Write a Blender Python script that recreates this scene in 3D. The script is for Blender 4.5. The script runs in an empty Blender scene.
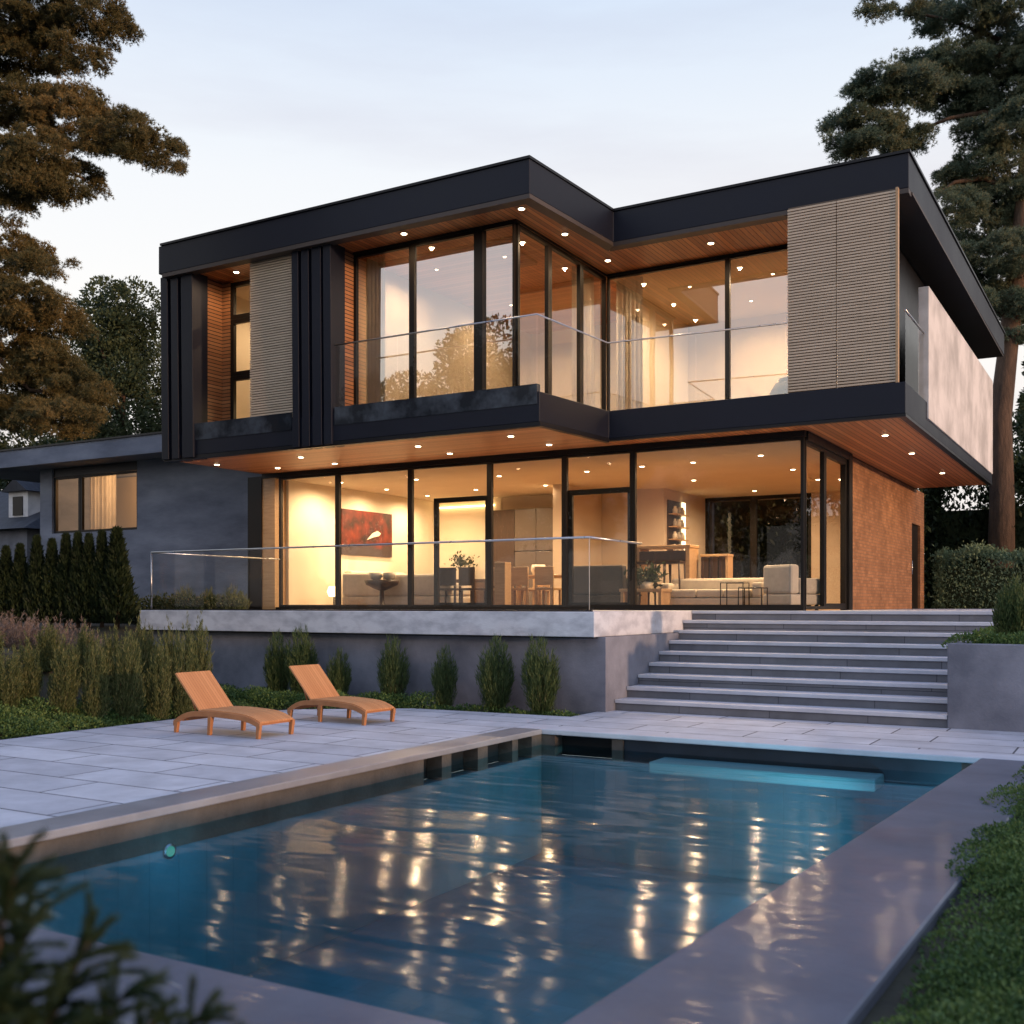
import bpy, math, random
import numpy as np
from mathutils import Vector, Matrix
R = math.radians
rng = np.random.default_rng(7)
random.seed(7)
scene = bpy.context.scene
COL = scene.collection

# ------------------------------------------------------------------ materials
def newmat(name):
    m = bpy.data.materials.new(name); m.use_nodes = True
    nt = m.node_tree
    for n in list(nt.nodes): nt.nodes.remove(n)
    out = nt.nodes.new('ShaderNodeOutputMaterial')
    return m, nt, out

def N(nt, t, **kw):
    n = nt.nodes.new(t)
    for k, v in kw.items():
        if k in n.inputs: n.inputs[k].default_value = v
        else: setattr(n, k, v)
    return n

def L(nt, a, b): nt.links.new(a, b)

def rgb(c): return (c[0], c[1], c[2], 1.0)

def ramp(nt, fac, stops):
    r = nt.nodes.new('ShaderNodeValToRGB')
    e = r.color_ramp.elements
    while len(e) < len(stops): e.new(0.5)
    for i, (p, c) in enumerate(stops):
        e[i].position = p; e[i].color = rgb(c) if len(c) == 3 else c
    L(nt, fac, r.inputs['Fac'])
    return r

def surf(name, c1, c2, scale=3.0, rough=0.6, metallic=0.0, bump=0.0, bscale=None, spec=0.5,
         stretch=(1, 1, 1), detail=6.0, rvar=0.1, lo=0.3, hi=0.7, bdist=0.02):
    m, nt, out = newmat(name)
    tc = N(nt, 'ShaderNodeTexCoord'); mp = N(nt, 'ShaderNodeMapping')
    mp.inputs['Scale'].default_value = stretch
    L(nt, tc.outputs['Object'], mp.inputs['Vector'])
    no = N(nt, 'ShaderNodeTexNoise', Scale=scale, Detail=detail, Roughness=0.6)
    L(nt, mp.outputs[0], no.inputs['Vector'])
    r = ramp(nt, no.outputs['Fac'], [(lo, c1), (hi, c2)])
    b = N(nt, 'ShaderNodeBsdfPrincipled')
    b.inputs['Metallic'].default_value = metallic
    b.inputs['Specular IOR Level'].default_value = spec
    L(nt, r.outputs[0], b.inputs['Base Color'])
    mr = N(nt, 'ShaderNodeMapRange'); mr.inputs['To Min'].default_value = max(0.02, rough - rvar)
    mr.inputs['To Max'].default_value = min(1, rough + rvar)
    L(nt, no.outputs['Fac'], mr.inputs['Value']); L(nt, mr.outputs[0], b.inputs['Roughness'])
    if bump:
        n2 = N(nt, 'ShaderNodeTexNoise', Scale=bscale or scale * 6, Detail=8.0, Roughness=0.65)
        L(nt, mp.outputs[0], n2.inputs['Vector'])
        bp = N(nt, 'ShaderNodeBump', Strength=bump, Distance=bdist)
        L(nt, n2.outputs['Fac'], bp.inputs['Height']); L(nt, bp.outputs[0], b.inputs['Normal'])
    L(nt, b.outputs[0], out.inputs['Surface'])
    return m

def emit(name, col, strength):
    m, nt, out = newmat(name)
    e = N(nt, 'ShaderNodeEmission'); e.inputs['Color'].default_value = rgb(col); e.inputs['Strength'].default_value = strength
    L(nt, e.outputs[0], out.inputs['Surface'])
    return m

def glass(name, tint=(0.95, 0.96, 0.95), base=0.0, mult=1.6, rough=0.0, refl=(1, 1, 1), wav=0.0):
    m, nt, out = newmat(name)
    t = N(nt, 'ShaderNodeBsdfTransparent'); t.inputs['Color'].default_value = rgb(tint)
    g = N(nt, 'ShaderNodeBsdfGlossy'); g.inputs['Roughness'].default_value = rough
    g.inputs['Color'].default_value = rgb(refl)
    f = N(nt, 'ShaderNodeFresnel', IOR=1.5)
    ma = N(nt, 'ShaderNodeMath', operation='MULTIPLY_ADD', use_clamp=True)
    L(nt, f.outputs[0], ma.inputs[0]); ma.inputs[1].default_value = mult; ma.inputs[2].default_value = base
    mx = N(nt, 'ShaderNodeMixShader')
    L(nt, ma.outputs[0], mx.inputs[0]); L(nt, t.outputs[0], mx.inputs[1]); L(nt, g.outputs[0], mx.inputs[2])
    if wav:
        tc = N(nt, 'ShaderNodeTexCoord')
        no = N(nt, 'ShaderNodeTexNoise', Scale=0.8, Detail=1.0)
        L(nt, tc.outputs['Object'], no.inputs['Vector'])
        bp = N(nt, 'ShaderNodeBump', Strength=wav, Distance=0.05)
        L(nt, no.outputs['Fac'], bp.inputs['Height']); L(nt, bp.outputs[0], g.inputs['Normal'])
    L(nt, mx.outputs[0], out.inputs['Surface'])
    return m

def planks(name, c1, c2, axis=0, width=0.09, rough=0.45, groove=0.12, axis_rot=None, dark=(0.02, 0.008, 0.004)):
    """wooden boards running along one object axis, divided across another"""
    m, nt, out = newmat(name)
    tc = N(nt, 'ShaderNodeTexCoord'); sp = N(nt, 'ShaderNodeSeparateXYZ')
    L(nt, tc.outputs['Object'], sp.inputs[0])
    dv = N(nt, 'ShaderNodeMath', operation='DIVIDE'); L(nt, sp.outputs[axis], dv.inputs[0]); dv.inputs[1].default_value = width
    fl = N(nt, 'ShaderNodeMath', operation='FLOOR'); L(nt, dv.outputs[0], fl.inputs[0])
    fr = N(nt, 'ShaderNodeMath', operation='FRACT'); L(nt, dv.outputs[0], fr.inputs[0])
    wn = N(nt, 'ShaderNodeTexWhiteNoise', noise_dimensions='1D'); L(nt, fl.outputs[0], wn.inputs['W'])
    mp = N(nt, 'ShaderNodeMapping')
    sc = [2.5, 2.5, 2.5]; sc[axis] = 40; mp.inputs['Scale'].default_value = sc
    L(nt, tc.outputs['Object'], mp.inputs['Vector'])
    no = N(nt, 'ShaderNodeTexNoise', Scale=1.0, Detail=6.0, Roughness=0.7); L(nt, mp.outputs[0], no.inputs['Vector'])
    ad = N(nt, 'ShaderNodeMath', operation='ADD'); L(nt, wn.outputs['Value'], ad.inputs[0]); L(nt, no.outputs['Fac'], ad.inputs[1])
    hf = N(nt, 'ShaderNodeMath', operation='MULTIPLY'); L(nt, ad.outputs[0], hf.inputs[0]); hf.inputs[1].default_value = 0.5
    r = ramp(nt, hf.outputs[0], [(0.2, c1), (0.8, c2)])
    lt = N(nt, 'ShaderNodeMath', operation='LESS_THAN'); L(nt, fr.outputs[0], lt.inputs[0]); lt.inputs[1].default_value = groove
    mx = N(nt, 'ShaderNodeMix', data_type='RGBA'); L(nt, lt.outputs[0], mx.inputs['Factor'])
    L(nt, r.outputs[0], mx.inputs['A']); mx.inputs['B'].default_value = rgb(dark)
    b = N(nt, 'ShaderNodeBsdfPrincipled', Roughness=rough)
    L(nt, mx.outputs['Result'], b.inputs['Base Color'])
    iv = N(nt, 'ShaderNodeMath', operation='SUBTRACT'); iv.inputs[0].default_value = 1.0; L(nt, lt.outputs[0], iv.inputs[1])
    bp = N(nt, 'ShaderNodeBump', Strength=0.6, Distance=0.01); L(nt, iv.outputs[0], bp.inputs['Height'])
    L(nt, bp.outputs[0], b.inputs['Normal'])
    L(nt, b.outputs[0], out.inputs['Surface'])
    return m

def bricks(name, c1, c2, mortar, bw, rh, msize, rough=0.8, rot=(0, 0, 0), axes=None, off=0.5, bump=0.5, scale=1.0, stain=0.35, spec=0.3, freq=2):
    m, nt, out = newmat(name)
    tc = N(nt, 'ShaderNodeTexCoord'); mp = N(nt, 'ShaderNodeMapping'); mp.inputs['Rotation'].default_value = rot
    L(nt, tc.outputs['Object'], mp.inputs['Vector'])
    bk = N(nt, 'ShaderNodeTexBrick'); bk.offset = off; bk.offset_frequency = freq
    bk.inputs['Scale'].default_value = scale
    bk.inputs['Color1'].default_value = rgb(c1); bk.inputs['Color2'].default_value = rgb(c2); bk.inputs['Mortar'].default_value = rgb(mortar)
    bk.inputs['Mortar Size'].default_value = msize; bk.inputs['Mortar Smooth'].default_value = 0.2
    bk.inputs['Brick Width'].default_value = bw; bk.inputs['Row Height'].default_value = rh
    if axes:
        sx = N(nt, 'ShaderNodeSeparateXYZ'); cx = N(nt, 'ShaderNodeCombineXYZ'); L(nt, tc.outputs['Object'], sx.inputs[0])
        L(nt, sx.outputs[axes[0]], cx.inputs[0]); L(nt, sx.outputs[axes[1]], cx.inputs[1]); L(nt, cx.outputs[0], bk.inputs['Vector'])
    else: L(nt, mp.outputs[0], bk.inputs['Vector'])
    no = N(nt, 'ShaderNodeTexNoise', Scale=1.7, Detail=8.0, Roughness=0.65); L(nt, tc.outputs['Object'], no.inputs['Vector'])
    rp = ramp(nt, no.outputs['Fac'], [(0.3, (1 - stain,) * 3), (0.7, (1.0, 1.0, 1.0))])
    mx = N(nt, 'ShaderNodeMix', data_type='RGBA', blend_type='MULTIPLY'); mx.inputs['Factor'].default_value = 1.0
    L(nt, bk.outputs['Color'], mx.inputs['A']); L(nt, rp.outputs[0], mx.inputs['B'])
    b = N(nt, 'ShaderNodeBsdfPrincipled', Roughness=rough); b.inputs['Specular IOR Level'].default_value = spec
    L(nt, mx.outputs['Result'], b.inputs['Base Color'])
    n2 = N(nt, 'ShaderNodeTexNoise', Scale=30.0, Detail=6.0); L(nt, tc.outputs['Object'], n2.inputs['Vector'])
    ml = N(nt, 'ShaderNodeMath', operation='MULTIPLY_ADD'); L(nt, n2.outputs['Fac'], ml.inputs[0]); ml.inputs[1].default_value = 0.35
    iv = N(nt, 'ShaderNodeMath', operation='SUBTRACT'); iv.inputs[0].default_value = 1.0; L(nt, bk.outputs['Fac'], iv.inputs[1])
    L(nt, iv.outputs[0], ml.inputs[2])
    bp = N(nt, 'ShaderNodeBump', Strength=bump, Distance=0.01); L(nt, ml.outputs[0], bp.inputs['Height'])
    L(nt, bp.outputs[0], b.inputs['Normal'])
    L(nt, b.outputs[0], out.inputs['Surface'])
    return m

def leafmat(name, stops, rough=0.6, trans=0.25):
    m, nt, out = newmat(name)
    g = N(nt, 'ShaderNodeNewGeometry')
    tc = N(nt, 'ShaderNodeTexCoord'); no = N(nt, 'ShaderNodeTexNoise', Scale=0.9, Detail=3.0); L(nt, tc.outputs['Object'], no.inputs['Vector'])
    ad = N(nt, 'ShaderNodeMath', operation='MULTIPLY_ADD'); L(nt, g.outputs['Random Per Island'], ad.inputs[0]); ad.inputs[1].default_value = 0.55
    sb = N(nt, 'ShaderNodeMath', operation='MULTIPLY_ADD'); L(nt, no.outputs['Fac'], sb.inputs[0]); sb.inputs[1].default_value = 1.1; sb.inputs[2].default_value = -0.3
    L(nt, sb.outputs[0], ad.inputs[2])
    r = ramp(nt, ad.outputs[0], stops)
    b = N(nt, 'ShaderNodeBsdfPrincipled', Roughness=rough); b.inputs['Specular IOR Level'].default_value = 0.25
    L(nt, r.outputs[0], b.inputs['Base Color'])
    t = N(nt, 'ShaderNodeBsdfTranslucent'); L(nt, r.outputs[0], t.inputs['Color'])
    mx = N(nt, 'ShaderNodeMixShader'); mx.inputs[0].default_value = trans
    L(nt, b.outputs[0], mx.inputs[1]); L(nt, t.outputs[0], mx.inputs[2])
    L(nt, mx.outputs[0], out.inputs['Surface'])
    return m

M = {}
def wet(name, c1, c2):
    m, nt, out = newmat(name)
    tc = N(nt, 'ShaderNodeTexCoord')
    no = N(nt, 'ShaderNodeTexNoise', Scale=0.9, Detail=9.0, Roughness=0.6); L(nt, tc.outputs['Object'], no.inputs['Vector'])
    r = ramp(nt, no.outputs['Fac'], [(0.3, c1), (0.7, c2)])
    b = N(nt, 'ShaderNodeBsdfPrincipled', Roughness=0.6); b.inputs['Specular IOR Level'].default_value = 0.25; L(nt, r.outputs[0], b.inputs['Base Color'])
    mp = N(nt, 'ShaderNodeMapping'); mp.inputs['Rotation'].default_value = (0, 0, -0.53); mp.inputs['Scale'].default_value = (0.8, 1.5, 1)
    L(nt, tc.outputs['Object'], mp.inputs['Vector'])
    n1 = N(nt, 'ShaderNodeTexNoise', Scale=3.2, Detail=2.0, Distortion=0.5); L(nt, mp.outputs[0], n1.inputs['Vector'])
    bp = N(nt, 'ShaderNodeBump', Strength=0.16, Distance=0.06); L(nt, n1.outputs['Fac'], bp.inputs['Height'])
    b.inputs['Coat IOR'].default_value = 1.4; b.inputs['Coat Roughness'].default_value = 0.13
    n3 = N(nt, 'ShaderNodeTexNoise', Scale=0.55, Detail=5.0); L(nt, tc.outputs['Object'], n3.inputs['Vector'])
    cw = ramp(nt, n3.outputs['Fac'], [(0.42, (0.03, 0.03, 0.03)), (0.62, (0.45, 0.45, 0.45))]); L(nt, cw.outputs[0], b.inputs['Coat Weight'])
    L(nt, bp.outputs[0], b.inputs['Coat Normal'])
    n2 = N(nt, 'ShaderNodeTexNoise', Scale=18.0, Detail=8.0); L(nt, tc.outputs['Object'], n2.inputs['Vector'])
    b2 = N(nt, 'ShaderNodeBump', Strength=0.15, Distance=0.01); L(nt, n2.outputs['Fac'], b2.inputs['Height']); L(nt, b2.outputs[0], b.inputs['Normal'])
    L(nt, b.outputs[0], out.inputs['Surface'])
    return m
M['clad'] = surf('dark_cladding', (0.0050, 0.0068, 0.0150), (0.0075, 0.0098, 0.0205), 0.7, 0.5, 0.0, 0.05, 60, spec=0.28)
M['cladtrim'] = surf('dark_trim', (0.005, 0.005, 0.007), (0.008, 0.008, 0.011), 2.0, 0.4, spec=0.3)
M['frame'] = surf('window_frame_metal', (0.007, 0.005, 0.004), (0.011, 0.008, 0.006), 2.0, 0.45, spec=0.25)
M['bronze'] = surf('brown_soffit', (0.045, 0.034, 0.028), (0.065, 0.048, 0.040), 1.5, 0.55)
M['strip'] = surf('polished_fascia_strip', (0.03, 0.035, 0.045), (0.10, 0.12, 0.15), 1.6, 0.12, 0.35, rvar=0.06, detail=9, lo=0.42, hi=0.62)
M['soffit_x'] = planks('wood_soffit_across', (0.34, 0.10, 0.028), (0.66, 0.24, 0.075), axis=0, width=0.10, dark=(0.05, 0.018, 0.008))
M['soffit_y'] = planks('wood_soffit_along', (0.36, 0.13, 0.045), (0.60, 0.25, 0.095), axis=1, width=0.13, groove=0.06)
M['siding'] = planks('wood_siding', (0.26, 0.10, 0.04), (0.42, 0.19, 0.08), axis=2, width=0.075, groove=0.25, dark=(0.04, 0.014, 0.006))
M['slat'] = surf('louvre_slat', (0.50, 0.385, 0.275), (0.64, 0.50, 0.365), 4.0, 0.5, 0.0, stretch=(0.4, 0.4, 4))
M['slatdark'] = surf('louvre_backing', (0.10, 0.075, 0.052), (0.12, 0.09, 0.064), 4.0, 0.7)
M['concrete'] = surf('blue_grey_concrete', (0.11, 0.122, 0.165), (0.29, 0.31, 0.375), 0.9, 0.85, 0, 0.35, 14, stretch=(0.5, 0.5, 1.6), detail=10)
M['plinth'] = surf('plinth_render', (0.10, 0.11, 0.145), (0.23, 0.24, 0.29), 1.3, 0.85, 0, 0.3, 30, detail=9)
M['marble'] = surf('pale_stone_slab', (0.40, 0.41, 0.46), (0.60, 0.61, 0.66), 2.2, 0.6, 0, 0.25, 20, stretch=(1.0, 1.0, 2.0), detail=10, lo=0.36, hi=0.58)
M['white'] = surf('white_stucco', (0.46, 0.44, 0.43), (0.74, 0.71, 0.70), 0.9, 0.8, 0, 0.3, 25, detail=10, lo=0.36, hi=0.6)
M['paver'] = bricks('patio_paver', (0.54, 0.545, 0.59), (0.68, 0.685, 0.725), (0.09, 0.09, 0.11), 1.5, 0.62, 0.012, 0.7, off=0.37, bump=0.35, stain=0.34)
M['coping'] = surf('pool_coping_stone', (0.17, 0.165, 0.18), (0.29, 0.285, 0.30), 1.3, 0.35, 0, 0.12, 16, stretch=(1, 1, 1), detail=10, rvar=0.14)
M['wetstone'] = wet('wet_pool_surround', (0.078, 0.088, 0.120), (0.15, 0.163, 0.205))
M['copeedge'] = surf('pool_wall_stone', (0.05, 0.040, 0.032), (0.12, 0.098, 0.08), 2.5, 0.75, 0, 0.35, 20, detail=10)
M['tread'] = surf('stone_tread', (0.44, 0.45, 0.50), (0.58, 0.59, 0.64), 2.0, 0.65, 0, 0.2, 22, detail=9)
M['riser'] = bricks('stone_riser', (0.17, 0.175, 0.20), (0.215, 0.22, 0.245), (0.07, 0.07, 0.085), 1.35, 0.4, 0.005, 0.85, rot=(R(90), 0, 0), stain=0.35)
M['brick'] = bricks('orange_brick', (0.30, 0.135, 0.062), (0.42, 0.20, 0.095), (0.26, 0.15, 0.09), 0.21, 0.07, 0.008, 0.85, axes=(1, 2), stain=0.45)
M['tile'] = bricks('pool_tile', (0.085, 0.185, 0.225), (0.10, 0.21, 0.255), (0.07, 0.155, 0.19), 0.3, 0.3, 0.004, 0.5, off=0.0, stain=0.3)
M['darktile'] = surf('dark_waterline_tile', (0.010, 0.018, 0.03), (0.018, 0.03, 0.048), 3.0, 0.35)
M['ledge'] = surf('pale_submerged_ledge', (0.22, 0.33, 0.34), (0.27, 0.38, 0.39), 2.0, 0.6)
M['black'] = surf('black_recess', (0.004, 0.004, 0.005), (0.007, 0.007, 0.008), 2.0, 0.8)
M['glass'] = glass('clear_window_glass', (0.95, 0.94, 0.91), 0.0, 0.6)
M['glassup'] = glass('coated_upper_glass', (0.78, 0.77, 0.74), 0.30, 1.6, wav=0.05)
M['glassmir'] = glass('reflective_corner_glass', (0.62, 0.60, 0.58), 0.38, 1.6, wav=0.05)
M['glassann'] = glass('annex_glass', (0.85, 0.84, 0.80), 0.0, 0.7)
M['glassrail'] = glass('railing_glass', (0.96, 0.97, 0.96), 0.0, 0.35)
M['steel'] = surf('brushed_steel', (0.42, 0.43, 0.46), (0.55, 0.56, 0.58), 6.0, 0.3, 1.0)
M['cream'] = surf('cream_wall', (0.68, 0.60, 0.47), (0.75, 0.67, 0.54), 0.8, 0.85, 0, 0.08, 40)
M['beige'] = surf('beige_wall', (0.52, 0.43, 0.33), (0.60, 0.50, 0.39), 0.8, 0.85, 0, 0.08, 40)
M['ceil'] = surf('ceiling_plaster', (0.58, 0.48, 0.36), (0.64, 0.54, 0.41), 0.8, 0.9)
M['floorwood'] = planks('oak_floor', (0.20, 0.11, 0.05), (0.34, 0.20, 0.10), axis=1, width=0.18, groove=0.03, rough=0.3)
M['tan'] = planks('tan_woven_lounger', (0.46, 0.20, 0.075), (0.58, 0.27, 0.11), axis=1, width=0.045, groove=0.10, dark=(0.30, 0.12, 0.045), rough=0.6)
M['tanframe'] = surf('tan_lounger_frame', (0.34, 0.14, 0.05), (0.44, 0.19, 0.075), 6.0, 0.5)
M['oak'] = surf('light_oak', (0.36, 0.22, 0.11), (0.50, 0.33, 0.18), 3.0, 0.45, stretch=(1, 8, 8))
M['darkwood'] = surf('dark_walnut', (0.028, 0.014, 0.008), (0.055, 0.028, 0.016), 3.0, 0.35, stretch=(8, 8, 1))
M['taupe'] = surf('taupe_cabinet', (0.085, 0.065, 0.05), (0.11, 0.085, 0.066), 1.0, 0.3)
M['greyfab'] = surf('grey_fabric', (0.46, 0.42, 0.37), (0.55, 0.51, 0.45), 9.0, 0.9, 0, 0.3, 90)
M['darkfab'] = surf('dark_brown_fabric', (0.05, 0.038, 0.028), (0.075, 0.058, 0.044), 9.0, 0.9, 0, 0.3, 90)
M['creamfab'] = surf('cream_fabric', (0.60, 0.52, 0.41), (0.70, 0.62, 0.50), 9.0, 0.9, 0, 0.3, 90)
M['curtain'] = surf('sheer_curtain', (0.60, 0.55, 0.48), (0.70, 0.65, 0.57), 3.0, 0.9)
m, nt, out = newmat('sheer_curtain')
tc = N(nt, 'ShaderNodeTexCoord'); no = N(nt, 'ShaderNodeTexNoise', Scale=4.0); L(nt, tc.outputs['Object'], no.inputs['Vector'])
r = ramp(nt, no.outputs['Fac'], [(0.3, (0.66, 0.61, 0.53)), (0.7, (0.76, 0.71, 0.63))])
d_ = N(nt, 'ShaderNodeBsdfDiffuse'); t_ = N(nt, 'ShaderNodeBsdfTranslucent'); L(nt, r.outputs[0], d_.inputs['Color']); L(nt, r.outputs[0], t_.inputs['Color'])
mx = N(nt, 'ShaderNodeMixShader'); mx.inputs[0].default_value = 0.6; L(nt, d_.outputs[0], mx.inputs[1]); L(nt, t_.outputs[0], mx.inputs[2]); L(nt, mx.outputs[0], out.inputs['Surface'])
M['curtain'] = m
M['ceramic'] = surf('white_ceramic', (0.66, 0.60, 0.50), (0.74, 0.68, 0.58), 3.0, 0.25)
M['soil'] = surf('garden_soil', (0.022, 0.020, 0.012), (0.045, 0.042, 0.022), 2.5, 0.95, 0, 0.6, 14, detail=10)
M['slate'] = bricks('slate_roof', (0.028, 0.030, 0.038), (0.045, 0.047, 0.058), (0.012, 0.012, 0.016), 0.35, 0.22, 0.012, 0.7, bump=0.6)
M['bark'] = surf('pine_bark', (0.05, 0.03, 0.02), (0.14, 0.085, 0.055), 5.0, 0.9, 0, 0.9, 14, stretch=(1, 1, 0.25), bdist=0.06)
M['needle_w'] = leafmat('pine_needles_olive_sun_tint', [(0.1, (0.045, 0.048, 0.020)), (0.5, (0.125, 0.112, 0.045)), (0.95, (0.34, 0.22, 0.08))], trans=0.2)  # golden end of the ramp paints low sunlight into the needles
M['needle_e'] = leafmat('pine_needles_green_sun_tint', [(0.1, (0.050, 0.090, 0.068)), (0.5, (0.14, 0.20, 0.14)), (0.95, (0.33, 0.28, 0.14))], trans=0.2)  # warm top stop is the sunlit tone, put into the needle colour
M['leaf_dark'] = leafmat('dark_leaves', [(0.1, (0.012, 0.020, 0.009)), (0.5, (0.030, 0.045, 0.019)), (0.95, (0.075, 0.085, 0.035))])
M['leaf_mid'] = leafmat('mid_leaves', [(0.1, (0.022, 0.034, 0.016)), (0.5, (0.055, 0.076, 0.034)), (0.95, (0.11, 0.125, 0.055))])
M['thuja'] = leafmat('thuja_sprays', [(0.1, (0.009, 0.016, 0.008)), (0.5, (0.022, 0.036, 0.015)), (0.95, (0.05, 0.068, 0.025))])
M['grass'] = leafmat('feather_grass', [(0.1, (0.038, 0.055, 0.020)), (0.5, (0.10, 0.125, 0.045)), (0.95, (0.26, 0.235, 0.10))])
M['pinkgrass'] = leafmat('pink_grass_plumes', [(0.1, (0.13, 0.10, 0.085)), (0.5, (0.22, 0.165, 0.14)), (0.95, (0.33, 0.25, 0.21))])
M['shrub'] = leafmat('wispy_shrub', [(0.1, (0.022, 0.046, 0.018)), (0.5, (0.065, 0.105, 0.038)), (0.95, (0.17, 0.20, 0.075))])
M['greygreen'] = leafmat('grey_green_hedge', [(0.1, (0.08, 0.125, 0.07)), (0.5, (0.18, 0.25, 0.14)), (0.95, (0.30, 0.37, 0.21))])
M['cover'] = leafmat('ground_cover', [(0.1, (0.030, 0.066, 0.022)), (0.5, (0.080, 0.145, 0.042)), (0.95, (0.18, 0.245, 0.075))])
M['bulb'] = emit('warm_bulb', (1.0, 0.74, 0.45), 18)
M['lampglow'] = emit('warm_lamp_glow', (1.0, 0.70, 0.36), 5)
M['cove'] = emit('warm_cove_strip', (1.0, 0.66, 0.30), 9)
M['poolglow'] = emit('turquoise_lamp_disc', (0.15, 0.85, 0.75), 0.4)

# ------------------------------------------------------------------ objects
def tag(o, label=None, cat=None, group=None, kind=None):
    if label: o['label'] = label
    if cat: o['category'] = cat
    if group: o['group'] = group
    if kind: o['kind'] = kind
    return o

def thing(name, label, cat, loc=(0, 0, 0), group=None):
    o = bpy.data.objects.new(name, None); COL.objects.link(o)
    o.location = loc; o.empty_display_size = 0.2
    return tag(o, label, cat, group)

def wloc(o):
    v = Vector((0, 0, 0))
    while o is not None:
        v = v + Vector(o.location); o = o.parent
    return v

def link_mesh(name, me, parent, mats):
    o = bpy.data.objects.new(name, me); COL.objects.link(o)
    for m in (mats if isinstance(mats, (list, tuple)) else [mats]): me.materials.append(m)
    if parent is not None: o.parent = parent
    return o

class MB:
    """collects shapes in world coordinates and links them as one mesh"""
    def __init__(s): s.v = []; s.f = []; s.mi = []; s.sm = []
    def add(s, vs, fs, mi=0, smooth=False):
        k = len(s.v); s.v += [tuple(p) for p in vs]
        for f in fs: s.f.append([i + k for i in f]); s.mi.append(mi); s.sm.append(smooth)
        return s
    def box(s, x0, x1, y0, y1, z0, z1, mi=0, top=None):
        x0, x1 = min(x0, x1), max(x0, x1); y0, y1 = min(y0, y1), max(y0, y1); z0, z1 = min(z0, z1), max(z0, z1)
        vs = [(x0, y0, z0), (x1, y0, z0), (x1, y1, z0), (x0, y1, z0), (x0, y0, z1), (x1, y0, z1), (x1, y1, z1), (x0, y1, z1)]
        return s.add(vs, [(0, 3, 2, 1), (4, 5, 6, 7), (0, 1, 5, 4), (1, 2, 6, 5), (2, 3, 7, 6), (3, 0, 4, 7)], mi)
    def obox(s, c, sx, sy, sz, rz=0, rx=0, ry=0, mi=0):
        m = Matrix.Rotation(rz, 3, 'Z') @ Matrix.Rotation(ry, 3, 'Y') @ Matrix.Rotation(rx, 3, 'X')
        vs = [m @ Vector((a * sx / 2, b * sy / 2, d * sz / 2)) + Vector(c) for d in (-1, 1) for a, b in ((-1, -1), (1, -1), (1, 1), (-1, 1))]
        return s.add(vs, [(0, 3, 2, 1), (4, 5, 6, 7), (0, 1, 5, 4), (1, 2, 6, 5), (2, 3, 7, 6), (3, 0, 4, 7)], mi)
    def prism(s, poly, z0, z1, mi=0):
        n = len(poly)
        vs = [(x, y, z0) for x, y in poly] + [(x, y, z1) for x, y in poly]
        fs = [tuple(range(n - 1, -1, -1)), tuple(range(n, 2 * n))] + [(i, (i + 1) % n, n + (i + 1) % n, n + i) for i in range(n)]
        return s.add(vs, fs, mi)
    def xprism(s, prof, y0, y1, mi=0, smooth=False):
        """profile in (x,z), extruded along y"""
        n = len(prof)
        vs = [(x, y0, z) for x, z in prof] + [(x, y1, z) for x, z in prof]
        fs = [tuple(range(n)), tuple(range(2 * n - 1, n - 1, -1))] + [((i + 1) % n, i, n + i, n + (i + 1) % n) for i in range(n)]
        return s.add(vs, fs, mi, smooth)
    def quad(s, a, b, c, d, mi=0): return s.add([a, b, c, d], [(0, 1, 2, 3)], mi)
    def tube(s, pts, rad, n=8, mi=0, caps=True):
        pts = [Vector(p) for p in pts]; rad = rad if isinstance(rad, (list, tuple)) else [rad] * len(pts)
        vs = []; up = Vector((0.13, 0.21, 0.97))
        for i, p in enumerate(pts):
            t = (pts[min(i + 1, len(pts) - 1)] - pts[max(i - 1, 0)]).normalized()
            a = t.cross(up)
            if a.length < 0.05: a = t.cross(Vector((1, 0, 0)))
            a.normalize(); b = t.cross(a)
            for k in range(n):
                an = 2 * math.pi * k / n
                vs.append(p + (a * math.cos(an) + b * math.sin(an)) * rad[i])
        fs = []
        for i in range(len(pts) - 1):
            for k in range(n):
                fs.append((i * n + k, i * n + (k + 1) % n, (i + 1) * n + (k + 1) % n, (i + 1) * n + k))
        if caps: fs += [tuple(range(n - 1, -1, -1)), tuple(range((len(pts) - 1) * n, len(pts) * n))]
        return s.add(vs, fs, mi, True)
    def lathe(s, c, prof, n=20, mi=0):
        vs = []; fs = []
        for r, z in prof:
            for k in range(n):
                an = 2 * math.pi * k / n
                vs.append((c[0] + r * math.cos(an), c[1] + r * math.sin(an), c[2] + z))
        for i in range(len(prof) - 1):
            for k in range(n): fs.append((i * n + k, i * n + (k + 1) % n, (i + 1) * n + (k + 1) % n, (i + 1) * n + k))
        fs.append(tuple(range(n - 1, -1, -1))); fs.append(tuple(range((len(prof) - 1) * n, len(prof) * n)))
        return s.add(vs, fs, mi, True)
    def build(s, name, mats, parent=None, bevel=0.0, seg=2):
        off = wloc(parent) if parent is not None else Vector((0, 0, 0))
        me = bpy.data.meshes.new(name)
        me.from_pydata([(p[0] - off.x, p[1] - off.y, p[2] - off.z) for p in s.v], [], s.f); me.update()
        me.polygons.foreach_set('material_index', s.mi); me.polygons.foreach_set('use_smooth', s.sm)
        o = link_mesh(name, me, parent, mats)
        if bevel:
            b = o.modifiers.new('edge', 'BEVEL'); b.width = bevel; b.segments = seg; b.limit_method = 'ANGLE'; b.angle_limit = R(40)
        return o

def box(name, mat, parent, *a, bevel=0.0): return MB().box(*a).build(name, mat, parent, bevel)

def copy_tree(o, parent=None, **kw):
    c = o.copy(); COL.objects.link(c); c.parent = parent
    for ch in list(o.children): copy_tree(ch, c)
    return c

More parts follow.
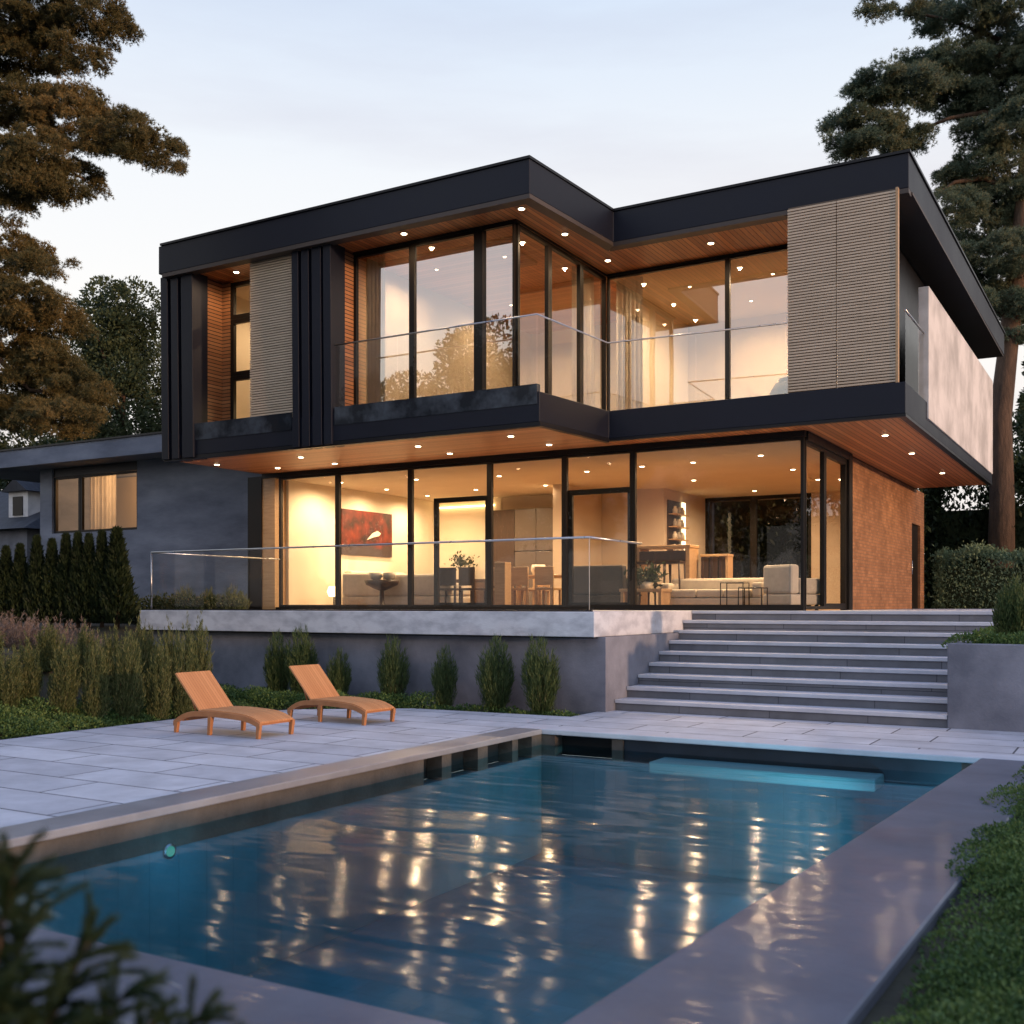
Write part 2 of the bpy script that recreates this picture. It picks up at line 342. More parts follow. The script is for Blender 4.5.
def unit(a): return a / np.maximum(np.linalg.norm(a, axis=1, keepdims=True), 1e-9)
def sphere(n): return unit(rng.normal(size=(n, 3)))

def leaf_object(name, P, D, Ln, W, mat, parent=None, diamond=True, side=None):
    """many small leaf faces as one mesh; P base points, D directions, Ln lengths, W widths"""
    off = wloc(parent) if parent is not None else Vector((0, 0, 0))
    P = np.asarray(P, float) - np.array([off.x, off.y, off.z]); D = unit(np.asarray(D, float)); n = len(P)
    Ln = np.broadcast_to(Ln, (n,))[:, None]; W = np.broadcast_to(W, (n,))[:, None]
    S = unit(np.cross(D, sphere(n))) if side is None else side
    if diamond:
        mid = P + D * Ln * 0.45
        V = np.stack([P, mid + S * W / 2, P + D * Ln, mid - S * W / 2], 1).reshape(-1, 3); k = 4
    else:
        V = np.stack([P - S * W / 2, P + S * W / 2, P + D * Ln], 1).reshape(-1, 3); k = 3
    me = bpy.data.meshes.new(name)
    me.vertices.add(n * k); me.vertices.foreach_set('co', V.astype(np.float32).ravel())
    me.loops.add(n * k); me.loops.foreach_set('vertex_index', np.arange(n * k, dtype=np.int32))
    me.polygons.add(n); me.polygons.foreach_set('loop_start', np.arange(0, n * k, k, dtype=np.int32))
    me.update(calc_edges=True)
    return link_mesh(name, me, parent, mat)

# ------------------------------------------------------------------ camera
CAM = (5.15, -18.98, 1.6)
YAW = math.atan2(0.503, 0.864)
cd = bpy.data.cameras.new('camera'); cam = bpy.data.objects.new('camera', cd); COL.objects.link(cam)
cam.location = CAM; cam.rotation_euler = (R(90), 0, YAW)
cd.sensor_width = 36; cd.lens = 36 * 1083 / 1024; cd.shift_y = 93 / 1024
cd.clip_end = 2000; cd.clip_start = 0.05
cd.dof.use_dof = True; cd.dof.focus_distance = 19; cd.dof.aperture_fstop = 38.07 / 1000 / 0.017
scene.camera = cam
CS, SN = math.cos(YAW), math.sin(YAW)
def place(right, depth, z=0.0):
    """world point a given distance to the right of and in front of the spot where the photographer stands"""
    return Vector((CAM[0] + right * CS - depth * SN, CAM[1] + right * SN + depth * CS, z))

# ------------------------------------------------------------------ world and sun
SUN_EL, SUN_AZ = R(3.0), R(-6)      # azimuth measured from +X towards +Y
w = bpy.data.worlds.new('World'); scene.world = w; w.use_nodes = True
nt = w.node_tree
for n in list(nt.nodes): nt.nodes.remove(n)
out = N(nt, 'ShaderNodeOutputWorld'); bg = N(nt, 'ShaderNodeBackground')
sky = N(nt, 'ShaderNodeTexSky'); sky.sky_type = 'NISHITA'; sky.sun_disc = False
sky.sun_elevation = SUN_EL; sky.sun_rotation = R(90) - SUN_AZ
sky.air_density = 1.0; sky.dust_density = 1.5; sky.ozone_density = 1.2
# thin high cloud and dusk haze over the clear sky
tc = N(nt, 'ShaderNodeTexCoord'); sp = N(nt, 'ShaderNodeSeparateXYZ'); L(nt, tc.outputs['Generated'], sp.inputs[0])
hz = ramp(nt, sp.outputs['Z'], [(0.0, (6.5, 6.0, 5.9)), (0.22, (7.2, 6.95, 6.7)), (0.36, (6.5, 6.65, 6.9)), (0.52, (4.7, 5.6, 6.9)), (1.0, (2.0, 3.3, 7.2))])
mp = N(nt, 'ShaderNodeMapping'); mp.inputs['Scale'].default_value = (1.2, 1.2, 7.0); mp.inputs['Rotation'].default_value = (0.1, 0.05, 0.3)
L(nt, tc.outputs['Generated'], mp.inputs['Vector'])
no = N(nt, 'ShaderNodeTexNoise', Scale=2.0, Detail=7.0, Roughness=0.55); L(nt, mp.outputs[0], no.inputs['Vector'])
cl = ramp(nt, no.outputs['Fac'], [(0.42, (1.0, 1.0, 1.0)), (0.70, (0.91, 0.89, 0.91))])
m1 = N(nt, 'ShaderNodeMix', data_type='RGBA', blend_type='MULTIPLY'); m1.inputs['Factor'].default_value = 1.0
L(nt, hz.outputs[0], m1.inputs['A']); L(nt, cl.outputs[0], m1.inputs['B'])
m2 = N(nt, 'ShaderNodeMix', data_type='RGBA'); m2.inputs['Factor'].default_value = 0.85
L(nt, sky.outputs[0], m2.inputs['A']); L(nt, m1.outputs['Result'], m2.inputs['B'])
L(nt, m2.outputs['Result'], bg.inputs['Color']); bg.inputs['Strength'].default_value = 0.163
L(nt, bg.outputs[0], out.inputs['Surface'])

sl = bpy.data.lights.new('sun', 'SUN'); so = bpy.data.objects.new('sun', sl); COL.objects.link(so)
sl.energy = 2.6; sl.angle = R(1.5); sl.color = (1.0, 0.60, 0.35)
d = Vector((-math.cos(SUN_EL) * math.cos(SUN_AZ), -math.cos(SUN_EL) * math.sin(SUN_AZ), -math.sin(SUN_EL)))
so.rotation_euler = d.to_track_quat('-Z', 'Y').to_euler(); so.location = (40, -5, 12)

WARM = (1.0, 0.69, 0.40)
def lamp(name, kind, loc, power, parent=None, color=WARM, radius=0.05, angle=150, blend=0.6):
    l = bpy.data.lights.new(name, kind); l.energy = power; l.color = color; l.shadow_soft_size = radius
    if kind == 'SPOT': l.spot_size = R(angle); l.spot_blend = blend
    o = bpy.data.objects.new(name, l); COL.objects.link(o)
    off = wloc(parent) if parent is not None else Vector((0, 0, 0))
    o.location = Vector(loc) - off
    if parent is not None: o.parent = parent
    return o

# ================================================================== GROUND
PX0, PX1, PY0, PY1 = -1.55, 3.72, -15.55, -6.72     # pool inner rectangle
def sstep(a, b, x):
    t = min(1, max(0, (x - a) / (b - a))); return t * t * (3 - 2 * t)
def gheight(x, y):
    h = -0.06
    left = 1.05 * sstep(-6.9, -9.5, x) * sstep(-17, -12.5, y) * (1 - sstep(-8.6, -6.2, y)) if x < -6.5 else 0
    back = 1.42 * sstep(-0.6, 0.6, y)
    lb = 1.25 * sstep(-11.0, -13.5, x) * sstep(-9, -3, y)
    return h + max(left, back, lb)
gx = sorted(set([-900, -300, -120, -60, -40] + [-30 + i * 1.0 for i in range(60)] + [PX0 - 0.3, PX1 + 0.3, -6.5, 40, 60, 120, 300, 900]))
gy = sorted(set([-900, -300, -120, -60, -40] + [-30 + i * 1.0 for i in range(60)] + [PY0 - 0.3, PY1 + 0.3, 40, 60, 120, 300, 900]))
g = MB()
vs = [(x, y, gheight(x, y)) for y in gy for x in gx]; fs = []
for j in range(len(gy) - 1):
    for i in range(len(gx) - 1):
        cx, cy = (gx[i] + gx[i + 1]) / 2, (gy[j] + gy[j + 1]) / 2
        if PX0 - 0.3 < cx < PX1 + 0.3 and PY0 - 0.3 < cy < PY1 + 0.3: continue
        k = j * len(gx) + i; fs.append((k, k + 1, k + len(gx) + 1, k + len(gx)))
g.add(vs, fs, 0, True)
tag(g.build('ground', M['soil']), kind='structure')

# patio: pavers left of and behind the pool
pt = MB()
pt.prism([(-6.5, -19.5), (-1.93, -19.5), (-1.93, -6.5), (8.0, -6.5), (8.0, -3.95), (-1.93, -3.95), (-1.93, -5.15), (-4.6, -5.25), (-6.1, -6.3), (-6.6, -8.0)], -0.05, 0.0)
tag(pt.build('patio', M['paver'], bevel=0.008), kind='structure')

# ================================================================== POOL
pool = thing('swimming_pool', 'rectangular stone-edged swimming pool with dark blue tiles in front of the house', 'swimming pool', (1, -11, -1.6))
WL = -0.20
mb = MB()
mb.box(PX0 - 0.2, PX1 + 0.2, PY0 - 0.2, PY1 + 0.2, -1.75, -1.6)
mb.box(PX0 - 0.2, PX0, PY0 - 0.2, PY1 + 0.2, -1.597, -0.34)
mb.box(PX1, PX1 + 0.2, PY0 - 0.2, PY1 + 0.2, -1.597, -0.34)
mb.box(PX0 + 0.003, PX1 - 0.003, PY1, PY1 + 0.2, -1.597, -0.34)
mb.box(PX0 + 0.003, PX1 - 0.003, PY0 - 0.2, PY0, -1.597, -0.34)
mb.build('basin', M['tile'], pool)
# stone wall band under the coping with skimmer recesses at the far end
NICHE = [(-9.37, -9.02), (-8.83, -8.27), (-8.05, -7.47), (-7.33, -6.98)]
mb = MB(); y = PY0
for a, b in NICHE:
    mb.box(PX0 - 0.197, PX0 + 0.004, y, a, -0.338, -0.062); y = b
mb.box(PX0 - 0.197, PX0 + 0.004, y, PY1 + 0.19, -0.338, -0.062)
mb.box(PX1 - 0.004, PX1 + 0.197, PY0, PY1 + 0.19, -0.338, -0.062)
mb.box(PX0 + 0.006, PX1 - 0.006, PY0 - 0.197, PY0 + 0.004, -0.338, -0.062)
mb.build('wall_band', M['copeedge'], pool)
mb = MB()
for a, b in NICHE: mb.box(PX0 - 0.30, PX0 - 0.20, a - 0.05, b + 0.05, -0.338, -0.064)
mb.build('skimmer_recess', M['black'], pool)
x = PX0 + 0.006
for a, b in ((-1.35, -0.55), (-0.40, 3.5), (PX1 - 0.006, 0)):
    box('far_wall_band', M['copeedge'], pool, x, a, PY1 - 0.004, PY1 + 0.197, -0.338, -0.062); x = b
box('far_wall_band', M['darktile'], pool, -0.397, 3.497, PY1 + 0.03, PY1 + 0.19, -0.338, -0.064)
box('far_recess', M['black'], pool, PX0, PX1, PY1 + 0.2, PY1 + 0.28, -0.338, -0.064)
# copings
box('coping', M['coping'], pool, PX0 - 0.38, PX0 + 0.035, PY0 - 2.5, PY1 - 0.04, -0.06, 0.006, bevel=0.012)
box('coping', M['tread'], pool, PX0 - 0.38, 4.42, PY1 - 0.035, PY1 + 0.352, -0.06, 0.006, bevel=0.012)
MB().prism([(3.22, PY0 + 0.035), (4.16, PY0 + 0.04), (4.38, PY1 - 0.04), (3.69, PY1 - 0.04)], -0.14, 0.006).build('coping', M['wetstone'], pool, bevel=0.02)
MB().prism([(PX0 + 0.04, PY0 - 2.5), (4.06, PY0 - 2.5), (4.16, PY0 + 0.032), (PX0 + 0.04, PY0 + 0.032)], -0.14, 0.006).build('coping', M['wetstone'], pool, bevel=0.02)
# submerged ledge, one visible lamp, and lamps added on walls out of view
box('submerged_ledge', M['ledge'], pool, 0.15, 2.72, PY1 - 0.50, PY1 - 0.02, -0.37, -0.235, bevel=0.02)
def pool_and_fill_lamp(x, y, z, nx, ny, p):
    b = MB(); c = Vector((x, y, z)); n = Vector((nx, ny, 0))
    b.tube([c, c + n * 0.02], 0.042, 16)
    o = b.build('pool_and_fill_lamp', M['poolglow'], pool)
    MB().tube([c, c + n * 0.012], 0.062, 16).build('rim', M['steel'], o)
    lamp('pool_and_fill_light', 'POINT', c + n * 0.35, p, o, (0.16, 0.58, 0.92), 0.03)
pool_and_fill_lamp(PX0 + 0.002, -12.9, -0.36, 1, 0, 3)
for y_ in (-8.6, -10.4, -12.4): pool_and_fill_lamp(PX1 - 0.002, y_, -0.75, -1, 0, 38)  # added on the unseen right wall to tint the basin teal
for x_ in (0.3, 2.0): pool_and_fill_lamp(x_, PY0 + 0.002, -0.8, 0, 1, 26)  # likewise added, on the unseen near wall, to brighten the basin
b = MB(); c_ = Vector((PX1 - 0.002, -8.3, -0.7)); b.tube([c_, c_ - Vector((0.02, 0, 0))], 0.055, 16)  # extra lamp out of view, added to throw a glow on the far wall
o = b.build('pool_and_fill_lamp', M['poolglow'], pool)
l_ = lamp('pool_and_fill_light', 'SPOT', (PX1 - 0.06, -8.3, -0.7), 520, o, (0.22, 0.68, 0.86), 0.03, 75, 1.0)
l_.rotation_euler = Vector((-0.4 - PX1, PY1 + 8.3 - 0.2, -0.35)).to_track_quat('-Z', 'Y').to_euler()

# water surface
m, nt, out = newmat('pool_water')
t = N(nt, 'ShaderNodeBsdfTransparent'); t.inputs['Color'].default_value = (0.62, 0.82, 0.86, 1)
g_ = N(nt, 'ShaderNodeBsdfGlossy', Roughness=0.10)
fr = N(nt, 'ShaderNodeFresnel', IOR=1.33)
mx = N(nt, 'ShaderNodeMixShader')
tc = N(nt, 'ShaderNodeTexCoord')
mp = N(nt, 'ShaderNodeMapping'); mp.inputs['Rotation'].default_value = (0, 0, -YAW); mp.inputs['Scale'].default_value = (0.42, 1.55, 1)
L(nt, tc.outputs['Object'], mp.inputs['Vector'])
n1 = N(nt, 'ShaderNodeTexNoise', Scale=0.9, Detail=2.0, Roughness=0.45, Distortion=0.7); L(nt, mp.outputs[0], n1.inputs['Vector'])
n2 = N(nt, 'ShaderNodeTexNoise', Scale=3.2, Detail=1.0, Roughness=0.45, Distortion=0.5); L(nt, mp.outputs[0], n2.inputs['Vector'])
ad = N(nt, 'ShaderNodeMath', operation='MULTIPLY_ADD'); L(nt, n2.outputs['Fac'], ad.inputs[0]); ad.inputs[1].default_value = 0.16; L(nt, n1.outputs['Fac'], ad.inputs[2])
bp = N(nt, 'ShaderNodeBump', Strength=0.34, Distance=0.07); L(nt, ad.outputs[0], bp.inputs['Height'])
L(nt, bp.outputs[0], g_.inputs['Normal']); L(nt, bp.outputs[0], fr.inputs['Normal'])
fm = N(nt, 'ShaderNodeMath', operation='MULTIPLY'); L(nt, fr.outputs[0], fm.inputs[0]); fm.inputs[1].default_value = 0.54
L(nt, fm.outputs[0], mx.inputs[0]); L(nt, t.outputs[0], mx.inputs[1]); L(nt, g_.outputs[0], mx.inputs[2])
L(nt, mx.outputs[0], out.inputs['Surface'])
M['water'] = m
wb = MB(); wb.quad((PX0 + 0.004, PY0 + 0.004, WL), (PX1 - 0.004, PY0 + 0.004, WL), (PX1 - 0.004, PY1 + 0.15, WL), (PX0 + 0.004, PY1 + 0.15, WL))
tag(wb.build('water', M['water']), kind='structure')

# ================================================================== TERRACE, STEPS, PLANTER
FL = 1.5
ter = thing('terrace', 'raised terrace with pale stone slab edge on a grey rendered plinth', 'terrace', (-6.8, -2.2, 0))
box('plinth', M['plinth'], ter, -11.5, -1.78, -4.30, -0.02, -0.1, 1.12)
box('slab', M['marble'], ter, -11.62, -1.87, -4.5, -0.02, 1.122, FL, bevel=0.012)
box('drip_channel', M['black'], ter, -11.55, -1.9, -4.46, -4.32, 1.10, 1.121)
box('floor_trim', M['black'], ter, -11.55, -1.95, -4.42, -4.38, FL, FL + 0.022)

st = thing('stone_steps', 'wide flight of nine grey stone steps from the patio up to the glazed house', 'steps', (0.6, -2.2, 0))
RH, TR = FL / 9, 0.434
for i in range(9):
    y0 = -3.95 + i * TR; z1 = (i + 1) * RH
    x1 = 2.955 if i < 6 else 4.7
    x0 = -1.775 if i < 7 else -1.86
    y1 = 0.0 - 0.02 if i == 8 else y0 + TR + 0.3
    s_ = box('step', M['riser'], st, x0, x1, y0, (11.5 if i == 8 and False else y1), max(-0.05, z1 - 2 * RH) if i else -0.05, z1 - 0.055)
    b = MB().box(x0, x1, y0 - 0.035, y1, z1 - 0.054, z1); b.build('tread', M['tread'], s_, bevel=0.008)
pl = thing('planter', 'grey concrete planter wall to the right of the stone steps', 'planter', (5, -2.7, 0))
b = MB(); b.box(2.96, 8.0, -3.99, -3.79, -0.05, 1.1); b.box(2.96, 3.12, -3.79, -1.45, -0.05, 1.1); b.box(3.12, 8.0, -1.55, -1.40, -0.05, 1.09)
b.build('wall', M['plinth'], pl, bevel=0.012)
box('soil', M['soil'], pl, 3.12, 8.0, -3.79, -1.55, -0.05, 1.02)

# ================================================================== HOUSE
H = thing('house', 'two-storey modern house with dark metal bands, timber soffits and lit glass walls', 'house', (-6, 4, FL))
CZ = 4.52
# --- ground floor shell
box('floor', M['floorwood'], H, -12.9, 1.2, -0.015, 10.6, 1.3, FL - 0.004)
box('threshold', M['frame'], H, -12.2, 0.03, -0.06, 0.10, FL - 0.002, FL + 0.05)
box('column', M['frame'], H, -13.05, -12.62, -0.08, 0.35, FL - 0.01, 4.6)  # dark material stands in for the column's shaded face
box('column', M['oak'], H, -12.615, -12.23, -0.05, 0.32, FL - 0.01, 4.6)  # pale material stands in for the lit face of the same column
box('interior_wall', M['cream'], H, -12.40, -12.15, 0.33, 6.5, FL, CZ)             # left living wall
box('interior_wall', M['cream'], H, -12.147, -9.9, 6.3, 6.5, FL, CZ)
box('interior_wall', M['beige'], H, -9.897, -5.2, 6.32, 6.5, FL, CZ)
box('interior_wall', M['beige'], H, -5.4, -5.2, 6.503, 9.4, FL, CZ)
box('interior_wall', M['beige'], H, -2.3, -0.17, 9.3, 9.5, FL, CZ)
box('ceiling', M['ceil'], H, -12.6, -0.02, 0.06, 10.6, CZ, 4.62)
# tall cabinets on the back wall
b = MB(); b.box(-10.0, -9.15, 5.7, 6.29, FL, 4.12); b.build('cabinet', M['darkwood'], H, bevel=0.01)
for x0 in (-9.14, -8.49): 
    b = MB(); b.box(x0, x0 + 0.64, 5.7, 6.29, FL, 3.0); b.box(x0, x0 + 0.64, 5.7, 6.29, 3.02, 4.12); b.build('cabinet', M['taupe'], H, bevel=0.01)
box('interior_wall', M['beige'], H, -7.2, -6.9, 4.2, 6.31, FL, CZ)
# back window
def window(xs0, xs1, y, z0, z1, mat, name='window', fw=0.05, dep=0.08, along='x', at=0.0, thick=0.012):
    """one framed bay; along='x' spans x at depth y, along='y' spans y at x = at"""
    f = MB()
    if along == 'x':
        f.box(xs0, xs0 + fw, y - dep / 2, y + dep / 2, z0, z1); f.box(xs1 - fw, xs1, y - dep / 2, y + dep / 2, z0, z1)
        f.box(xs0 + fw, xs1 - fw, y - dep / 2, y + dep / 2, z0, z0 + fw); f.box(xs0 + fw, xs1 - fw, y - dep / 2, y + dep / 2, z1 - fw, z1)
        p = MB().box(xs0 + fw, xs1 - fw, y - thick / 2, y + thick / 2, z0 + fw, z1 - fw)
    else:
        f.box(at - dep / 2, at + dep / 2, xs0, xs0 + fw, z0, z1); f.box(at - dep / 2, at + dep / 2, xs1 - fw, xs1, z0, z1)
        f.box(at - dep / 2, at + dep / 2, xs0 + fw, xs1 - fw, z0, z0 + fw); f.box(at - dep / 2, at + dep / 2, xs0 + fw, xs1 - fw, z1 - fw, z1)
        p = MB().box(at - thick / 2, at + thick / 2, xs0 + fw, xs1 - fw, z0 + fw, z1 - fw)
    o = f.build(name, M['frame'], H)
    # single pane faces avoid double reflections
    pm = MB()
    if along == 'x': pm.quad((xs0 + fw, y, z0 + fw), (xs1 - fw, y, z0 + fw), (xs1 - fw, y, z1 - fw), (xs0 + fw, y, z1 - fw))
    else: pm.quad((at, xs0 + fw, z0 + fw), (at, xs1 - fw, z0 + fw), (at, xs1 - fw, z1 - fw), (at, xs0 + fw, z1 - fw))
    pm.build('pane', mat, o)
    return o
window(-5.2, -3.85, 9.36, FL, CZ, M['glass'], fw=0.09)
window(-3.85, -2.3, 9.36, FL, CZ, M['glass'], fw=0.09)
# --- ground floor front glazing
mull = [-12.12, -10.4, -8.41, -6.42, -4.69, -3.23, 0.03]
for a, b_ in zip(mull[:-1], mull[1:]):
    window(a + 0.002, b_ - 0.002, 0.0, FL + 0.05, 4.55, M['glass'], fw=0.055)
window(0.04, 1.38, 0, FL + 0.02, 4.5, M['glass'], fw=0.06, along='y', at=0.0)
window(1.385, 3.1, 0, FL + 0.02, 4.5, M['glass'], fw=0.11, along='y', at=0.0)
box('post', M['frame'], H, -0.09, 0.09, 3.11, 3.40, FL - 0.002, 4.6)
box('header_beam', M['frame'], H, -12.6, 0.06, -0.09, 0.055, 4.551, 4.655)
box('header_beam', M['frame'], H, -0.085, 0.085, 0.057, 3.41, 4.5, 4.652)
# sliding door leaves inside two of the bays
for x0, x1 in ((-7.85, -6.47), (-4.66, -3.27)):
    window(x0, x1, 0.085, FL + 0.05, 3.86, M['glass'], name='door', fw=0.10, dep=0.07)
# brick side wall and door
box('brick_wall', M['brick'], H, -0.16, 0.0, 3.40, 10.40, 1.3, 4.64)
box('brick_wall', M['brick'], H, -0.16, 0.0, 11.62, 12.2, 1.3, 4.64)
box('brick_wall', M['brick'], H, -0.16, 0.0, 10.403, 11.617, 3.72, 4.64)
o = box('door', M['frame'], H, -0.14, -0.06, 10.41, 11.61, FL, 3.71)
MB().tube([(-0.03, 10.6, 2.4), (-0.03, 10.6, 2.75)], 0.015).build('handle', M['steel'], o)
box('landing', M['tread'], H, 0.0, 4.7, 0.0, 12.0, 1.3, FL - 0.002)
box('rear_wall', M['concrete'], H, -12.6, -5.4, 10.4, 10.6, 1.3, 4.64)
box('rear_wall', M['concrete'], H, -12.6, -12.42, 0.33, 10.4, 1.3, 4.64)
# --- upper floor slabs
Z0, Z1 = 4.66, 5.2
LBL, LBF = -12.62, -3.0      # left block: left end, front
poly = [(LBL, LBF), (-3.62, LBF), (-3.40, -0.72), (1.85, -0.72), (1.85, 10.9), (LBL, 10.9)]
MB().prism(poly, Z0 + 0.03, Z1).build('upper_slab', M['clad'], H, bevel=0.01)
# dark rim round the soffit, timber boards inset
MB().prism([(LBL + 0.0, LBF - 0.004), (-3.60, LBF - 0.004), (-3.62, LBF + 0.09), (LBL, LBF + 0.09)], Z0 - 0.05, Z0 + 0.028).build('slab_edge', M['cladtrim'], H)
MB().prism([(-3.60, LBF - 0.004), (-3.39, -0.724), (-3.48, -0.65), (-3.69, LBF + 0.09)], Z0 - 0.048, Z0 + 0.028).build('slab_edge', M['cladtrim'], H)
MB().prism([(-3.39, -0.724), (1.856, -0.724), (1.856, -0.64), (-3.47, -0.64)], Z0 - 0.022, Z0 + 0.028).build('slab_edge', M['cladtrim'], H)
box('slab_edge', M['cladtrim'], H, 1.74, 1.854, -0.63, 10.9, Z0 - 0.02, Z0 + 0.028)
MB().prism([(LBL, LBF + 0.092), (-3.70, LBF + 0.092), (-3.49, -0.648), (-3.49, -0.1), (LBL, -0.1)], Z0 - 0.006, Z0 + 0.029).build('soffit', M['soffit_y'], H)
MB().prism([(-3.47, -0.636), (1.735, -0.636), (1.735, 0.0), (0.09, 0.0), (0.06, -0.1), (-3.47, -0.1)], Z0 - 0.010, Z0 + 0.029).build('soffit', M['soffit_x'], H)
MB().prism([(0.09, 0.003), (1.735, 0.003), (1.735, 10.85), (0.003, 10.85), (0.003, 3.42), (0.09, 3.42)], Z0 - 0.008, Z0 + 0.029).build('soffit', M['soffit_x'], H)
# polished strips on the left block's front
for x0, x1 in ((-11.78, -9.09), (-8.02, -3.66)):
    box('fascia_strip', M['strip'], H, x0, x1, LBF - 0.012, LBF + 0.10, 4.99, 5.33)
# --- upper floor rooms
UC = 8.40
GL = -2.3; RX = -4.5; GR = 1.45
box('upper_floor', M['floorwood'], H, LBL + 0.3, RX, -2.2, 10, Z1 + 0.003, Z1 + 0.03)
box('upper_floor', M['floorwood'], H, RX + 0.003, 1.1, GR, 10, Z1 + 0.003, Z1 + 0.03)
box('interior_wall', M['cream'], H, -8.33, -8.14, -2.18, 5.0, Z1 + 0.03, UC)
box('interior_wall', M['cream'], H, -8.13, -4.6, 4.8, 5.0, Z1 + 0.03, UC)
box('interior_wall', M['beige'], H, -4.6, 0.9, 6.0, 6.2, Z1 + 0.03, UC)
box('interior_wall', M['cream'], H, -4.62, -4.42, 3.2, 5.997, Z1 + 0.03, UC)
box('interior_wall', M['beige'], H, 0.9, 1.1, 1.35, 10.0, Z1 + 0.03, UC)
box('side_cladding', M['cladtrim'], H, 1.103, 1.13, 1.35, 10.0, Z1 + 0.03, UC + 0.03)
box('interior_wall', M['beige'], H, -12.1, -8.34, -0.2, 0.0, Z1 + 0.03, UC)
box('ceiling', M['soffit_y'], H, -8.14, -4.45, -2.2, 4.8, UC, UC + 0.02)
box('ceiling', M['ceil'], H, -4.44, 0.9, 1.5, 6.0, UC - 0.002, UC + 0.02)
def uwin(*a, **k): return window(*a, M['glassup'], **k)
lx = [-8.10, -6.72, -5.24, RX]
window(lx[0], lx[1] - 0.002, GL, Z1, UC, M['glassmir'], fw=0.06)
window(lx[1], lx[2] - 0.002, GL, Z1, UC, M['glassmir'], fw=0.06)
window(lx[2], lx[3], GL, Z1, UC, M['glassmir'], fw=0.03)
box('post', M['frame'], H, lx[2] - 0.08, lx[2] + 0.10, GL - 0.07, GL + 0.07, Z1, UC)
for a, b_ in ((GL + 0.04, -1.05), (-1.045, 0.28), (0.285, GR - 0.03)):
    window(a, b_, 0, Z1, UC, M['glassup'], fw=0.07, along='y', at=RX)
window(RX + 0.05, -1.86, GR, Z1, UC, M['glassup'], fw=0.045)
window(-1.858, 1.1, GR, Z1, UC, M['glassup'], fw=0.045)
box('header_beam', M['frame'], H, -8.1, RX + 0.06, GL - 0.06, GL + 0.06, UC + 0.001, UC + 0.045)
box('header_beam', M['frame'], H, RX - 0.06, RX + 0.06, GL + 0.062, GR, UC + 0.001, UC + 0.045)
box('header_beam', M['frame'], H, RX + 0.062, 1.12, GR - 0.06, GR + 0.06, UC + 0.001, UC + 0.045)
# left bay: timber reveals, narrow window, louvre
box('timber_wall', M['siding'], H, -8.28, -8.10, LBF + 0.15, GL + 0.05, Z1, UC + 0.02)
box('timber_wall', M['siding'], H, -11.90, -11.74, LBF + 0.12, -2.2, Z1, UC + 0.02)
box('timber_wall', M['siding'], H, -11.9, -11.52, -2.197, -2.1, Z1, UC + 0.02)
window(-11.51, -10.3, -2.15, Z1, 6.42, M['glass'], fw=0.09)
window(-11.51, -10.3, -2.15, 6.424, 7.62, M['glass'], fw=0.09)
window(-11.51, -10.3, -2.15, 7.624, UC, M['glass'], fw=0.09)
box('timber_wall', M['siding'], H, -10.295, -9.0, -2.2, -2.1, Z1, UC + 0.02)
box('interior_wall', M['cream'], H, -12.3, -12.1, -2.05, 0.0, Z1 + 0.03, UC)
box('ceiling', M['ceil'], H, -12.1, -8.34, -2.05, -0.2, UC, UC + 0.02)
box('window_lamp', M['lampglow'], H, -11.02, -10.82, -1.75, -1.55, Z1 + 0.03, Z1 + 0.75)
for x0, x1 in ((LBL, LBL + 0.20), (LBL + 0.30, LBL + 0.50), (LBL + 0.60, LBL + 0.92), (-9.02, -8.86), (-8.78, -8.60), (-8.52, -8.30), (-8.24, -8.06)):
    MB().add([(x0, LBF - 0.05, Z0 - 0.02), (x1, LBF - 0.05, Z0 - 0.02), (x1, LBF + 0.35, Z0 - 0.02), (x0, LBF + 0.35, Z0 - 0.02),
              (x0, LBF - 0.09, 8.45), (x1, LBF - 0.09, 8.45), (x1, LBF + 0.35, 8.45), (x0, LBF + 0.35, 8.45)],
             [(0, 3, 2, 1), (4, 5, 6, 7), (0, 1, 5, 4), (1, 2, 6, 5), (2, 3, 7, 6), (3, 0, 4, 7)]).build('cladding_fin', M['clad'], H, bevel=0.006)
box('fin_backing', M['cladtrim'], H, LBL + 0.02, LBL + 0.90, LBF + 0.02, LBF + 0.2, Z1, 8.44)
box('fin_backing', M['cladtrim'], H, -9.0, -8.08, LBF + 0.02, LBF + 0.2, Z1, 8.44)
def louvre(x0, x1, y, z0, z1, pitch=0.050):
    b = MB(); b.box(x0, x1, y + 0.05, y + 0.07, z0, z1, 1)
    k = z0
    while k < z1 - 0.045:
        b.box(x0, x1, y, y + 0.049, k, k + 0.033, 0); k += pitch
    return b.build('louvre_panel', [M['slat'], M['slatdark']], H)
louvre(-10.20, -9.05, LBF + 0.02, 5.24, 8.44)
louvre(-0.12, 0.70, -0.52, 5.203, 8.43)
louvre(0.712, 1.66, -0.52, 5.203, 8.43)
box('louvre_lit_edge', M['oak'], H, 1.662, 1.70, -0.53, -0.42, 5.202, 8.43)  # oak strip paints in the thin warm light line at the louvre's end
